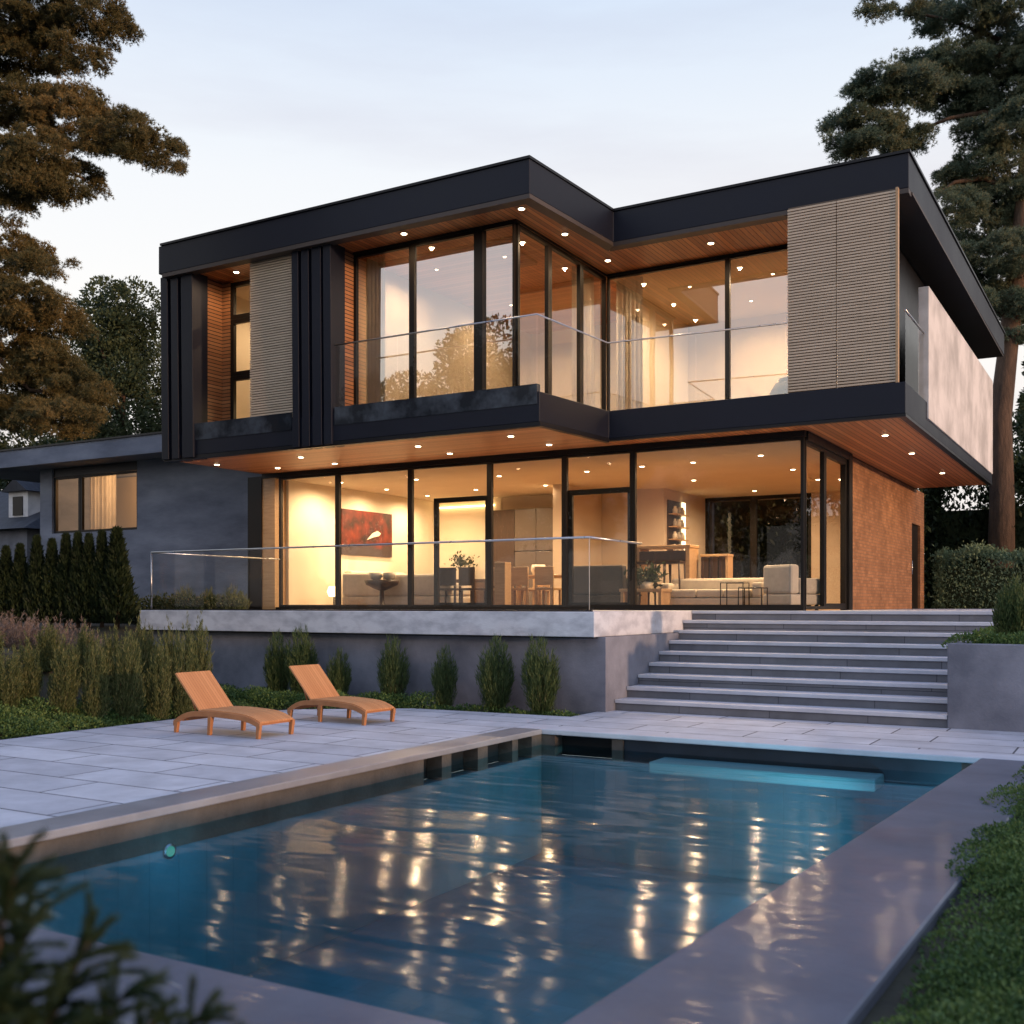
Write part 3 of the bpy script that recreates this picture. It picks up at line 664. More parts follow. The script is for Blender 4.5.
# --- roof
RZ0, RZ1 = 8.45, 9.06
RLF = -3.2
rp = [(-12.55, RLF), (-3.70, RLF), (-3.52, -0.27), (1.82, -0.27), (1.86, 13.6), (-12.55, 13.6)]
ro = MB().prism(rp, RZ0 + 0.03, RZ1).build('roof', M['clad'], H, bevel=0.012)
rp2 = [(-12.48, RLF - 0.03), (-3.68, RLF - 0.03), (-3.50, -0.30), (1.85, -0.30), (1.89, 13.63), (-12.48, 13.63)]
MB().prism(rp2, RZ1 + 0.001, RZ1 + 0.045).build('capping', M['cladtrim'], ro)
MB().prism([(-12.45, RLF), (-3.70, RLF), (-3.70, RLF + 0.22), (-12.45, RLF + 0.22)], RZ0 - 0.05, RZ0 + 0.028).build('soffit_edge', M['bronze'], H)
MB().prism([(-3.698, RLF + 0.0), (-3.52, -0.27), (-3.72, -0.05), (-3.90, RLF + 0.222)], RZ0 - 0.048, RZ0 + 0.028).build('soffit_edge', M['bronze'], H)
MB().prism([(-3.515, -0.27), (1.82, -0.27), (1.82, -0.03), (-3.70, -0.03)], RZ0 - 0.052, RZ0 + 0.028).build('soffit_edge', M['bronze'], H)
MB().prism([(-12.3, RLF + 0.224), (-3.91, RLF + 0.224), (-3.73, -0.047), (-3.73, GR + 0.1), (-12.3, GR + 0.1)], RZ0 - 0.004, RZ0 + 0.029).build('soffit', M['soffit_x'], H)
MB().prism([(-3.72, -0.028), (0.0, -0.028), (0.0, GR + 0.1), (-3.72, GR + 0.1)], RZ0 - 0.007, RZ0 + 0.029).build('soffit', M['soffit_x'], H)
box('soffit', M['bronze'], H, 0.003, 1.84, -0.028, 13.59, RZ0 - 0.01, RZ0 + 0.029)
# upper block rear and left skins
box('rear_wall', M['clad'], H, LBL + 0.2, 1.1, 10.0, 10.2, Z1, 8.44)
box('rear_wall', M['clad'], H, LBL + 0.02, LBL + 0.2, LBF + 0.36, 10.0, Z1, 8.44)
# right parapet wall
box('parapet_wall', M['white'], H, 1.70, 1.885, 1.30, 10.75, 4.90, 7.25, bevel=0.012)
# upper balcony glass
bal = MB(); RT = 6.52
rail = MB()
def rail_glass(parent, a, b, z0, z1, name='glass_panel'):
    MB().quad((a[0], a[1], z0), (b[0], b[1], z0), (b[0], b[1], z1), (a[0], a[1], z1)).build(name, M['glassrail'], parent)
bal = MB().tube([(-8.05, LBF + 0.06, RT), (-3.70, LBF + 0.06, RT), (-3.47, -0.62, RT - 0.03), (-0.10, -0.62, RT - 0.10)], 0.016, 8).build('balustrade', M['steel'], H)
for a, b_, t_ in (((-8.05, LBF + 0.06), (-6.62, LBF + 0.06), 0), ((-6.60, LBF + 0.06), (-5.16, LBF + 0.06), 0), ((-5.14, LBF + 0.06), (-3.72, LBF + 0.06), 0), ((-3.69, LBF + 0.08), (-3.48, -0.64), 0), ((-3.45, -0.62), (-1.75, -0.62), 0.05), ((-1.73, -0.62), (-0.13, -0.62), 0.08)):
    rail_glass(bal, a, b_, Z1, RT - 0.02 - t_)
bal2 = MB().tube([(1.80, -0.45, 6.42), (1.80, 1.28, 6.42)], 0.018, 8).build('balustrade', M['steel'], H)
rail_glass(bal2, (1.80, -0.45), (1.80, 1.28), Z1, 6.40)

# --- downlights
def downlight(x, y, z, p, r=0.055, ang=172, glow=0.0):
    b = MB(); b.lathe((x, y, z - 0.012), [(r + 0.025, 0), (r + 0.025, 0.02)], 16)
    o = b.build('downlight', M['steel'], H)
    MB().lathe((x, y, z - 0.020), [(r * 0.8, 0), (r, 0.008)], 16).build('bulb', M['bulb'], o)
    if p: lamp('downlight_lamp', 'SPOT', (x, y, z - 0.032), p, o, WARM, 0.025, ang, 0.7)
for x, y in ((-12.2, -1.9), (-9.84, -1.88), (-11.46, -0.8), (-9.88, -0.75), (-6.86, -1.93), (-6.88, -0.8), (-4.7, -2.1), (-4.59, -0.85)):
    downlight(x, y, 4.654, 34)
for x, y in ((1.16, 1.18), (1.15, 3.84), (1.16, 7.6)): downlight(x, y, 4.652, 55)
for x, y in ((-6.6, -2.75), (-4.11, -2.75), (-4.05, -1.24), (-4.02, 0.55), (-1.9, 0.60)): downlight(x, y, 8.443, 60)
downlight(-10.94, -2.6, 8.446, 70)
for x, y in ((-3.94, 2.06), (-2.78, 1.99), (-1.27, 1.67), (-1.34, 4.16), (-1.36, 6.31), (-5.32, 2.25), (-3.9, 5.0), (-3.4, 8.0)):
    downlight(x, y, CZ, 270, 0.05, 172)
for x, y in ((-11.3, 1.2), (-11.3, 3.0), (-11.3, 4.8), (-9.4, 1.6), (-9.4, 4.2), (-7.4, 2.0), (-7.4, 4.2)):
    downlight(x, y, CZ, 310, 0.05, 172)
for x, y in ((-7.2, -0.8), (-5.6, -0.8), (-7.2, 2.2), (-5.6, 2.2)): downlight(x, y, UC, 240, 0.035, 172)
for x, y in ((-3.2, 2.9), (-1.4, 2.9), (-2.4, 4.6), (-0.6, 4.6)): downlight(x, y, UC - 0.002, 380, 0.035, 172)
downlight(-10.9, -1.0, UC, 150, 0.05, 165)
# cove strip in the living room
box('cove_light', M['cove'], H, -12.0, -10.1, 6.22, 6.28, 4.30, 4.34)

# upstairs curtains
def curtain(name, x0, x1, y, z0, z1, mat, parent=None, n=60, along='x', amp=0.05, waves=9):
    b = MB(); vs = []; fs = []
    for i in range(n + 1):
        t_ = i / n; a = x0 + (x1 - x0) * t_; w_ = y + amp * math.sin(t_ * waves * 2 * math.pi) + 0.02 * math.sin(t_ * 31)
        for z in (z0, z1): vs.append((a, w_, z) if along == 'x' else (w_, a, z))
    for i in range(n): fs.append((2 * i, 2 * i + 2, 2 * i + 3, 2 * i + 1))
    b.add(vs, fs, 0, True)
    return b.build(name, mat, parent)
tag(curtain('curtain', -8.0, -7.55, GL + 0.25, Z1 + 0.04, UC - 0.02, M['curtain'], waves=5), 'cream curtain gathered at the left end of the upper corner glazing', 'curtain')
tag(curtain('curtain', RX + 0.15, RX + 0.75, GR + 0.22, Z1 + 0.04, UC - 0.03, M['curtain'], waves=6), 'cream curtain in the inner corner of the upper right glazing', 'curtain')
tag(curtain('curtain', 0.35, GR - 0.1, RX - 0.22, Z1 + 0.04, UC - 0.02, M['curtain'], along='y', waves=7), 'cream curtain behind the upper return glass beside the inner corner', 'curtain')

# ================================================================== TERRACE RAILING
gr = thing('glass_railing', 'frameless glass railing with a thin steel handrail along the terrace edge', 'railing', (-6.6, -4.4, FL))
ZT = 2.615
MB().tube([(-11.4, -4.40, ZT), (-2.0, -4.40, ZT), (-2.0, -2.6, ZT), (-2.0, -2.45, ZT - 0.0)], 0.017, 8).build('handrail', M['steel'], gr)
xs = [-11.4, -8.85, -6.6, -4.3, -2.0]
for a, b_ in zip(xs[:-1], xs[1:]): rail_glass(gr, (a + 0.012, -4.40), (b_ - 0.012, -4.40), FL + 0.03, ZT - 0.015)
rail_glass(gr, (-2.0, -4.38), (-2.0, -2.46), FL + 0.03, ZT - 0.015)
rail_glass(gr, (-2.0, -2.44), (-2.0, -1.0), FL + 0.03, 2.14)
MB().tube([(-11.4, -4.40, FL), (-11.4, -4.40, ZT)], 0.014, 8).build('post', M['steel'], gr)
MB().tube([(-2.0, -4.40, FL), (-2.0, -4.40, ZT)], 0.006, 6).build('post', M['greyfab'], gr)
rail_glass(gr, (-11.4, -4.38), (-11.4, -0.8), FL + 0.03, ZT - 0.015)
MB().tube([(-11.4, -4.40, ZT), (-11.4, -0.8, ZT)], 0.014, 8).build('handrail', M['steel'], gr)

# ================================================================== INTERIOR FURNITURE
def sofa(name, label, cx, cy, w, dpt, hb, mat, rz, legs=True, seat=0.42, arms=True, cushions=2):
    o = thing(name, label, 'sofa', (0, 0, 0))
    MB().box(-w / 2, w / 2, -dpt / 2, dpt / 2, 0.10, seat - 0.12).build('base', mat, o, bevel=0.03)
    MB().box(-w / 2, w / 2, dpt / 2 - 0.22, dpt / 2, seat - 0.115, hb).build('backrest', mat, o, bevel=0.05)
    if arms:
        for s in (-1, 1):
            MB().box(s * w / 2, s * (w / 2 - 0.2), -dpt / 2, dpt / 2 - 0.225, seat - 0.117, seat + 0.18).build('armrest', mat, o, bevel=0.05)
    iw = w - (0.42 if arms else 0.02)
    for k in range(cushions):
        x0 = -iw / 2 + k * iw / cushions
        MB().box(x0 + 0.006, x0 + iw / cushions - 0.006, -dpt / 2 + 0.01, dpt / 2 - 0.23, seat - 0.113, seat + 0.05).build('seat_cushion', mat, o, bevel=0.04)
    for sx in (-1, 1):
        for sy in (-1, 1):
            MB().box(sx * (w / 2 - 0.05), sx * (w / 2 - 0.10), sy * (dpt / 2 - 0.05), sy * (dpt / 2 - 0.10), 0, 0.10).build('leg', M['frame'], o)
    o.location = (cx, cy, FL); o.rotation_euler.z = rz
    return o
sofa('sofa', 'cream sofa below the red painting in the left living area', -11.45, 3.2, 2.3, 0.9, 0.95, M['creamfab'], R(90))
sofa('sofa', 'grey fabric sofa with its back to the glass left of the door', -9.1, 1.6, 1.9, 0.9, 0.80, M['greyfab'], R(180))
sofa('sofa', 'dark brown sofa behind the second glass door', -4.42, 1.2, 1.25, 0.85, 0.90, M['darkfab'], R(180))
sofa('sofa', 'long cream sofa behind the widest pane at the right', -2.2, 1.75, 2.1, 0.85, 0.64, M['creamfab'], 0, seat=0.36, cushions=3)
sofa('armchair', 'grey armchair beside the right corner post of the glazing', -0.55, 1.3, 0.75, 0.8, 0.85, M['greyfab'], R(150), cushions=1)['category'] = 'armchair'
sofa('armchair', 'cream armchair behind the left edge of the second pane, below the painting', -10.75, 1.5, 0.95, 0.85, 0.85, M['creamfab'], R(200), cushions=1)['category'] = 'armchair'
# painting
pa = thing('painting', 'large red abstract painting with a white streak on the left living wall', 'painting', (-12.1, 3.26, 2.85))
m, nt, out = newmat('abstract_canvas')
tc = N(nt, 'ShaderNodeTexCoord'); sp = N(nt, 'ShaderNodeSeparateXYZ'); L(nt, tc.outputs['Object'], sp.inputs[0])
n1 = N(nt, 'ShaderNodeTexNoise', Scale=3.0, Detail=8.0); L(nt, tc.outputs['Object'], n1.inputs['Vector'])
r1 = ramp(nt, n1.outputs['Fac'], [(0.35, (0.014, 0.003, 0.002)), (0.55, (0.095, 0.011, 0.005)), (0.75, (0.20, 0.028, 0.010))])
ad = N(nt, 'ShaderNodeMath', operation='MULTIPLY_ADD'); L(nt, n1.outputs['Fac'], ad.inputs[0]); ad.inputs[1].default_value = 0.3; L(nt, sp.outputs['Z'], ad.inputs[2])
r2 = ramp(nt, ad.outputs[0], [(0.38, (1, 1, 1)), (0.48, (0, 0, 0))])
mx = N(nt, 'ShaderNodeMix', data_type='RGBA'); L(nt, r2.outputs[0], mx.inputs['Factor']); L(nt, r1.outputs[0], mx.inputs['A']); mx.inputs['B'].default_value = (0.045, 0.03, 0.03, 1)
b = N(nt, 'ShaderNodeBsdfPrincipled', Roughness=0.6); L(nt, mx.outputs['Result'], b.inputs['Base Color']); L(nt, b.outputs[0], out.inputs['Surface'])
cv = box('canvas', m, pa, -12.147, -12.09, 2.22, 4.30, 2.86, 4.01, bevel=0.006)
MB().add([(-12.084, 3.2, 3.27), (-12.084, 3.5, 3.36), (-12.084, 3.72, 3.40), (-12.084, 3.80, 3.47), (-12.084, 3.66, 3.53), (-12.084, 3.45, 3.46)], [(0, 1, 2, 3, 4, 5)]).build('streak', M['ceramic'], cv)
# pedestal bowl table
bt = thing('pedestal_table', 'round dark pedestal table holding pale bowls behind the second pane', 'table', (-9.75, 0.75, FL))
MB().lathe((-9.75, 0.75, FL), [(0.2, 0), (0.2, 0.03), (0.06, 0.06), (0.05, 0.42), (0.18, 0.47), (0.36, 0.56), (0.40, 0.66), (0.37, 0.665)], 28).build('pedestal', M['darkwood'], bt)
for k, (dx, dy, r) in enumerate(((-0.16, 0, 0.17), (0.17, 0.05, 0.15))):
    o = MB().lathe((-9.75 + dx, 0.75 + dy, FL + 0.665), [(r * 0.5, 0), (r * 0.9, 0.08), (r, 0.17), (r * 0.93, 0.17)], 20).build('bowl', M['ceramic'])
    tag(o, ('larger pale bowl at the left on the dark pedestal table', 'smaller pale bowl at the right on the dark pedestal table')[k], 'bowl', 'bowls on the pedestal table')
# sideboard with vase
sb = thing('sideboard', 'long dark low sideboard against the back living wall', 'sideboard', (-11.0, 5.9, FL))
MB().box(-11.9, -10.05, 5.75, 6.2, FL + 0.1, FL + 0.75).build('body', M['darkwood'], sb, bevel=0.01)
MB().box(-11.95, -10.02, 5.72, 6.22, FL + 0.752, FL + 0.80).build('top', M['darkwood'], sb, bevel=0.005)
for x in (-11.8, -10.2): MB().box(x, x + 0.05, 5.8, 6.1, FL, FL + 0.1).build('leg', M['frame'], sb)
vs_ = thing('vase', 'small vase of dark branches on the sideboard left of the door', 'vase', (-10.9, 5.95, FL + 0.8))
MB().lathe((-10.9, 5.95, FL + 0.8), [(0.10, 0), (0.14, 0.10), (0.09, 0.24), (0.06, 0.30), (0.07, 0.33)], 18).build('body', M['darkwood'], vs_)
P = np.array([-10.9, 5.95, FL + 1.1]) + rng.normal(size=(260, 3)) * [0.16, 0.12, 0.10] + [0, 0, 0.16]
leaf_object('foliage', P, sphere(260) + [0, 0, 0.4], 0.10, 0.05, M['leaf_dark'], vs_)
# dining table and chairs
dt = thing('dining_table', 'light oak dining table in the middle of the open-plan room', 'table', (-6.4, 2.2, FL))
MB().box(-7.35, -5.45, 1.75, 2.65, FL + 0.70, FL + 0.76).build('tabletop', M['oak'], dt, bevel=0.01)
for x in (-7.25, -5.63):
    for y in (1.82, 2.50): MB().box(x, x + 0.09, y, y + 0.09, FL, FL + 0.70).build('leg', M['oak'], dt)
def make_chair(mat):
    o = thing('dining_chair', 'x', 'chair', (0, 0, 0), 'dining chairs')
    MB().box(-0.22, 0.22, -0.22, 0.22, 0.42, 0.47).build('seat', mat, o, bevel=0.01)
    MB().box(-0.22, 0.22, 0.19, 0.23, 0.52, 0.92).build('backrest', mat, o, bevel=0.01)
    for sx in (-1, 1):
        MB().box(sx * 0.17, sx * 0.215, -0.21, -0.165, 0, 0.42).build('leg', mat, o)
        MB().box(sx * 0.17, sx * 0.215, 0.185, 0.225, 0, 0.515).build('leg', mat, o)
    return o
ch = make_chair(M['oak'])
chairs = [(-6.95, 1.45, 180, 'light oak dining chair at the left of the near side of the oak table'),
          (-6.4, 1.42, 176, 'light oak dining chair in the middle of the near side of the oak table'),
          (-5.85, 1.46, 184, 'light oak dining chair at the right of the near side of the oak table'),
          (-6.95, 2.95, 0, 'light oak dining chair at the left of the far side of the oak table'),
          (-5.85, 2.95, 4, 'light oak dining chair at the right of the far side of the oak table')]
for k, (x, y, a, lb) in enumerate(chairs):
    c = ch if k == 0 else copy_tree(ch)
    c.location = (x, y, FL); c.rotation_euler.z = R(a); c['label'] = lb
dch = make_chair(M['darkwood']); 
for k, (x, y, a, lb) in enumerate([(-8.05, 1.0, 190, 'dark dining chair left of the pair behind the first glass door'), (-7.5, 1.05, 172, 'dark dining chair right of the pair behind the first glass door')]):
    c = dch if k == 0 else copy_tree(dch)
    c.location = (x, y, FL); c.rotation_euler.z = R(a); c['label'] = lb; c['group'] = 'dark dining chairs'
o = MB().box(-6.62, -6.36, 0.5, 0.76, FL, FL + 1.0); o = o.build('pedestal', M['oak'], None, bevel=0.01)
tag(o, 'tall light oak pedestal just behind the glass right of the first door', 'pedestal')
pt_ = MB().lathe((-6.5, 2.2, FL + 0.76), [(0.12, 0), (0.17, 0.12), (0.15, 0.24), (0.13, 0.24)], 18).build('planter_pot', M['ceramic'])
tag(pt_, 'pale round pot standing on the oak dining table', 'pot')
# bar table, stools
br = thing('bar_table', 'high light oak bar counter left of the cream sofa', 'bar table', (-3.4, 2.3, FL))
MB().box(-4.1, -2.85, 2.0, 2.55, FL + 1.28, FL + 1.34).build('tabletop', M['oak'], br, bevel=0.008)
MB().box(-4.08, -3.98, 2.02, 2.53, FL, FL + 1.28).build('side_panel', M['oak'], br)
MB().box(-2.97, -2.87, 2.02, 2.53, FL, FL + 1.28).build('side_panel', M['oak'], br)
def stool(x, y, lb, hgt=1.0):
    o = thing('bar_stool', lb, 'stool', (x, y, FL), 'bar stools under the counter')
    MB().box(x - 0.17, x + 0.17, y - 0.17, y + 0.17, FL + hgt - 0.06, FL + hgt).build('seat', M['darkwood'], o, bevel=0.01)
    MB().box(x - 0.17, x + 0.17, y + 0.14, y + 0.17, FL + hgt, FL + hgt + 0.22).build('backrest', M['darkwood'], o)
    for sx in (-1, 1):
        for sy in (-1, 1): MB().tube([(x + sx * 0.15, y + sy * 0.15, FL + hgt - 0.05), (x + sx * 0.18, y + sy * 0.18, FL)], 0.02, 6).build('leg', M['darkwood'], o)
stool(-3.8, 1.85, 'dark wooden bar stool at the left end of the oak bar counter')
stool(-3.45, 1.85, 'dark wooden bar stool in the middle of the oak bar counter')
stool(-3.12, 1.85, 'dark wooden bar stool at the right end of the oak bar counter')
b2 = thing('console_table', 'narrow light oak console with dark uprights beside the bar counter', 'table', (-2.55, 2.6, FL))
MB().box(-2.78, -2.18, 2.4, 2.75, FL + 1.10, FL + 1.15).build('tabletop', M['oak'], b2, bevel=0.006)
for x in (-2.77, -2.57, -2.38): MB().box(x, x + 0.05, 2.42, 2.73, FL, FL + 1.10).build('upright', M['darkwood'], b2)
MB().box(-2.24, -2.19, 2.42, 2.73, FL, FL + 1.10).build('upright', M['oak'], b2)
# wall shelf with jars
sh = thing('wall_shelf', 'lit wall shelf with dark back panel beside the rear window', 'shelf', (-5.1, 7.1, FL + 1.5))
MB().box(-5.195, -5.16, 6.55, 7.65, FL + 1.40, FL + 2.75).build('back_panel', M['darkwood'], sh)
MB().box(-5.158, -5.13, 7.45, 7.66, FL + 1.40, FL + 2.75).build('light_strip', M['lampglow'], sh)
for z in (1.42, 1.74, 2.06, 2.38): MB().box(-5.158, -4.95, 6.57, 7.44, FL + z, FL + z + 0.03).build('shelf', M['oak'], sh)
jn = 0
for i, z in enumerate((1.45, 1.77, 2.09, 2.41)):
    for k in range(3):
        y = 6.72 + k * 0.25; r = 0.05 + 0.015 * ((i + k) % 2)
        o = MB().lathe((-5.05, y, FL + z), [(r, 0), (r * 1.05, 0.10), (r * 0.6, 0.15), (r * 0.55, 0.19)], 12).build('jar', M['ceramic'] if (i + k) % 2 else M['greyfab'])
        tag(o, '%s jar at the %s of the %s shelf by the rear window' % ('pale' if (i + k) % 2 else 'brown', ('near end', 'middle', 'far end')[k], ('lowest', 'second', 'third', 'top')[i]), 'jar', 'jars on the wall shelf')
# low table with plant
lt = thing('coffee_table', 'low slatted oak table at the foot of the cream sofa', 'table', (-3.35, 0.9, FL))
MB().box(-3.8, -2.9, 0.6, 1.15, FL + 0.36, FL + 0.42).build('tabletop', M['oak'], lt, bevel=0.006)
for x in (-3.78, -2.98): MB().box(x, x + 0.06, 0.63, 1.12, FL, FL + 0.36).build('leg', M['oak'], lt)
pp = thing('potted_plant', 'dark leafy plant in a pot on the low oak table', 'plant', (-3.35, 0.9, FL + 0.42))
MB().lathe((-3.35, 0.9, FL + 0.42), [(0.11, 0), (0.15, 0.14), (0.14, 0.14)], 16).build('pot', M['ceramic'], pp)
P = np.array([-3.35, 0.9, FL + 0.62]) + rng.normal(size=(300, 3)) * [0.16, 0.14, 0.09]
leaf_object('foliage', P, sphere(300) + [0, 0, 0.5], 0.14, 0.06, M['leaf_dark'], pp)
# tubular side tables
for k, (x, y, lb) in enumerate(((-1.55, 0.95, 'black tubular side table in front of the cream sofa, left of the pair'), (-1.15, 0.8, 'black tubular side table in front of the cream sofa, right of the pair'))):
    o = thing('side_table', lb, 'side table', (x, y, FL), 'tubular side tables')
    s = 0.22; hh = 0.52 - 0.1 * k
    b = MB()
    for yy in (y - 0.18, y + 0.18): b.tube([(x - s, yy, FL), (x - s, yy, FL + hh), (x + s, yy, FL + hh), (x + s, yy, FL)], 0.013, 6)
    b.build('frame', M['frame'], o)
    MB().box(x - s, x + s, y - 0.19, y + 0.19, FL + hh + 0.014, FL + hh + 0.03).build('tabletop', M['glassrail'], o)
# floor lamp glowing at the left
fl = thing('floor_lamp', 'glowing floor lamp behind the leftmost glass pane', 'lamp', (-11.55, 1.25, FL))
MB().lathe((-11.55, 1.25, FL), [(0.14, 0), (0.14, 0.03), (0.02, 0.04), (0.02, 0.30)], 14).build('stand', M['frame'], fl)
MB().lathe((-11.55, 1.25, FL + 0.30), [(0.12, 0), (0.17, 0.12), (0.12, 0.25)], 18).build('lamp_shade', M['lampglow'], fl)
# upstairs pieces
bd = thing('upstairs_armchair', 'dark rounded armchair behind the upper right glass near the louvre', 'armchair', (-0.9, 2.6, Z1))
MB().lathe((-0.9, 2.6, Z1 + 0.03), [(0.40, 0), (0.46, 0.35), (0.46, 0.62), (0.36, 0.80), (0.28, 0.82)], 22).build('shell', M['darkfab'], bd)
MB().lathe((-0.9, 2.6, Z1 + 0.85), [(0.26, 0), (0.30, 0.06), (0.26, 0.10)], 18).build('cushion', M['greyfab'], bd)

# ================================================================== ANNEX (left) and neighbour
ax = thing('annex', 'low grey-blue concrete annex with flat overhanging roof left of the house', 'building', (-18, 3, 1))
AY = 1.0
b = MB()
b.box(-22.1, -21.58, AY, AY + 0.3, 0.6, 5.46); b.box(-21.58, -18.08, AY, AY + 0.3, 0.6, 3.62); b.box(-18.08, -13.0, AY, AY + 0.3, 0.6, 5.46)
b.box(-22.1, -21.8, AY + 0.3, 9.0, 0.6, 5.46)
b.build('wall', M['concrete'], ax)
box('wall', M['cladtrim'], ax, -21.58, -18.08, AY + 0.05, AY + 0.3, 5.22, 5.46)
box('roof', M['concrete'], ax, -25.0, -13.0, 0.2, 9.5, 5.46, 5.93, bevel=0.015)
box('roof_capping', M['cladtrim'], ax, -25.03, -13.0, 0.17, 9.53, 5.932, 5.98)
for x0, x1 in ((-21.56, -20.46), (-20.44, -18.10)):
    f = MB(); y = AY + 0.10
    f.box(x0, x0 + 0.07, y - 0.04, y + 0.04, 3.63, 5.21); f.box(x1 - 0.07, x1, y - 0.04, y + 0.04, 3.63, 5.21)
    f.box(x0 + 0.07, x1 - 0.07, y - 0.04, y + 0.04, 3.63, 3.69); f.box(x0 + 0.07, x1 - 0.07, y - 0.04, y + 0.04, 5.15, 5.21)
    o = f.build('window', M['frame'], ax)
    MB().quad((x0 + 0.07, y, 3.69), (x1 - 0.07, y, 3.69), (x1 - 0.07, y, 5.15), (x0 + 0.07, y, 5.15)).build('pane', M['glassann'], o)
box('interior_wall', M['beige'], ax, -21.8, -13.2, 3.4, 3.5, 0.6, 5.45)
lamp('annex_room_lamp', 'POINT', (-19.4, 2.6, 5.0), 140, ax, (1.0, 0.55, 0.24), 0.12)
tag(curtain('curtain', -20.4, -19.3, AY + 0.34, 3.65, 5.2, M['curtain'], waves=7, amp=0.04), 'grey pleated curtain behind the left half of the annex window', 'curtain')

nh = thing('neighbour_house', 'dark neighbouring house with slate roof and small dormer at the far left', 'house', (-34, 14, 1))
b = MB(); b.box(-42, -28.0, 9.5, 20, 0.8, 4.6); b.build('wall', M['plinth'], nh)
b = MB(); b.add([(-42.5, 9.0, 4.5), (-27.5, 9.0, 4.5), (-27.5, 20.5, 4.5), (-42.5, 20.5, 4.5), (-42.5, 14.7, 6.9), (-30.5, 14.7, 6.9)],
                [(0, 1, 5, 4), (1, 2, 5), (2, 3, 4, 5), (3, 0, 4), (3, 2, 1, 0)]); b.build('roof', M['slate'], nh)
d_ = MB().box(-30.4, -29.2, 10.4, 12.5, 4.9, 6.1).build('dormer', M['white'], nh)
MB().box(-30.1, -29.5, 10.36, 10.39, 5.15, 5.9).build('window', M['frame'], d_)
MB().add([(-30.6, 10.2, 6.1), (-29.0, 10.2, 6.1), (-29.0, 13.4, 6.1), (-30.6, 13.4, 6.1), (-29.8, 10.2, 6.6), (-29.8, 13.4, 6.6)], [(0, 1, 4), (1, 2, 5, 4), (2, 3, 5), (3, 0, 4, 5), (3, 2, 1, 0)]).build('dormer_roof', M['slate'], d_)

nh.location = (-34 - 3.6, 14 - 2.1, 1)

# ================================================================== LOUNGERS
def make_lounger():
    o = thing('sun_lounger', 'x', 'sun lounger', (0, 0, 0), 'tan sun loungers on the patio')
    W = 0.31
    def arc(x): return 0.235 + 0.045 * math.sin(math.pi * min(1, max(0, x / 1.45)) ** 0.9) - 0.06 * max(0, (x - 1.15) / 0.3) ** 2 - 0.10 * max(0, (0.35 - x) / 0.35) ** 2
    xs = [0.46 + i * (1.45 - 0.46) / 12 for i in range(13)]
    top = [(x, arc(x) + 0.03) for x in xs]; bot = [(x, arc(x) + 0.005) for x in reversed(xs)]
    MB().xprism(top + bot, -W + 0.02, W - 0.02).build('seat', M['tan'], o, bevel=0.006)
    MB().xprism([(0.47, 0.275), (0.44, 0.262), (0.0, 0.735), (0.03, 0.75)], -W + 0.02, W - 0.02).build('backrest', M['tan'], o, bevel=0.008)
    for s in (-1, 1):
        xs2 = [i * 1.46 / 18 for i in range(19)]
        prof = [(x, arc(x) + 0.012) for x in xs2] + [(x, arc(x) - 0.055) for x in reversed(xs2)]
        y0 = s * W
        MB().xprism(prof, min(y0, y0 - s * 0.035), max(y0, y0 - s * 0.035)).build('side_rail', M['tanframe'], o, bevel=0.005)
        for x, ln in ((0.02, 0.0), (0.60, 0.0), (1.40, 0.0)):
            b = MB(); zt = arc(x) - 0.02
            b.add([(x - 0.01, s * W, 0), (x + 0.035, s * W, 0), (x + 0.035, s * (W - 0.045), 0), (x - 0.01, s * (W - 0.045), 0),
                   (x, s * (W + 0.002), zt), (x + 0.06, s * (W + 0.002), zt), (x + 0.06, s * (W - 0.045), zt), (x, s * (W - 0.045), zt)],
                  [(0, 3, 2, 1), (4, 5, 6, 7), (0, 1, 5, 4), (1, 2, 6, 5), (2, 3, 7, 6), (3, 0, 4, 7)]); b.build('leg', M['tanframe'], o, bevel=0.004)
    for x in (0.10, 0.62, 1.38): MB().box(x, x + 0.04, -W + 0.04, W - 0.04, arc(x) - 0.05, arc(x) - 0.01).build('crossbar', M['tanframe'], o)
    for s in (-1, 1): MB().tube([(0.16, s * 0.2, 0.57), (0.30, s * 0.2, 0.23)], 0.012, 6).build('back_strut', M['tanframe'], o)
    return o
lo = make_lounger()
lo.location = (-5.38, -9.05, 0.0); lo.rotation_euler.z = R(0); lo['label'] = 'tan wooden sun lounger nearer the pool, left of the pair'
l2 = copy_tree(lo); l2.location = (-5.18, -7.15, 0.0); l2.rotation_euler.z = R(-4); l2['label'] = 'tan wooden sun lounger farther back, right of the pair near the shrubs'

# ================================================================== VEGETATION
def tree_trunk(parent, pts, rad, name='trunk', mat=None, n=9): return MB().tube(pts, rad, n).build(name, mat or M['bark'], parent)

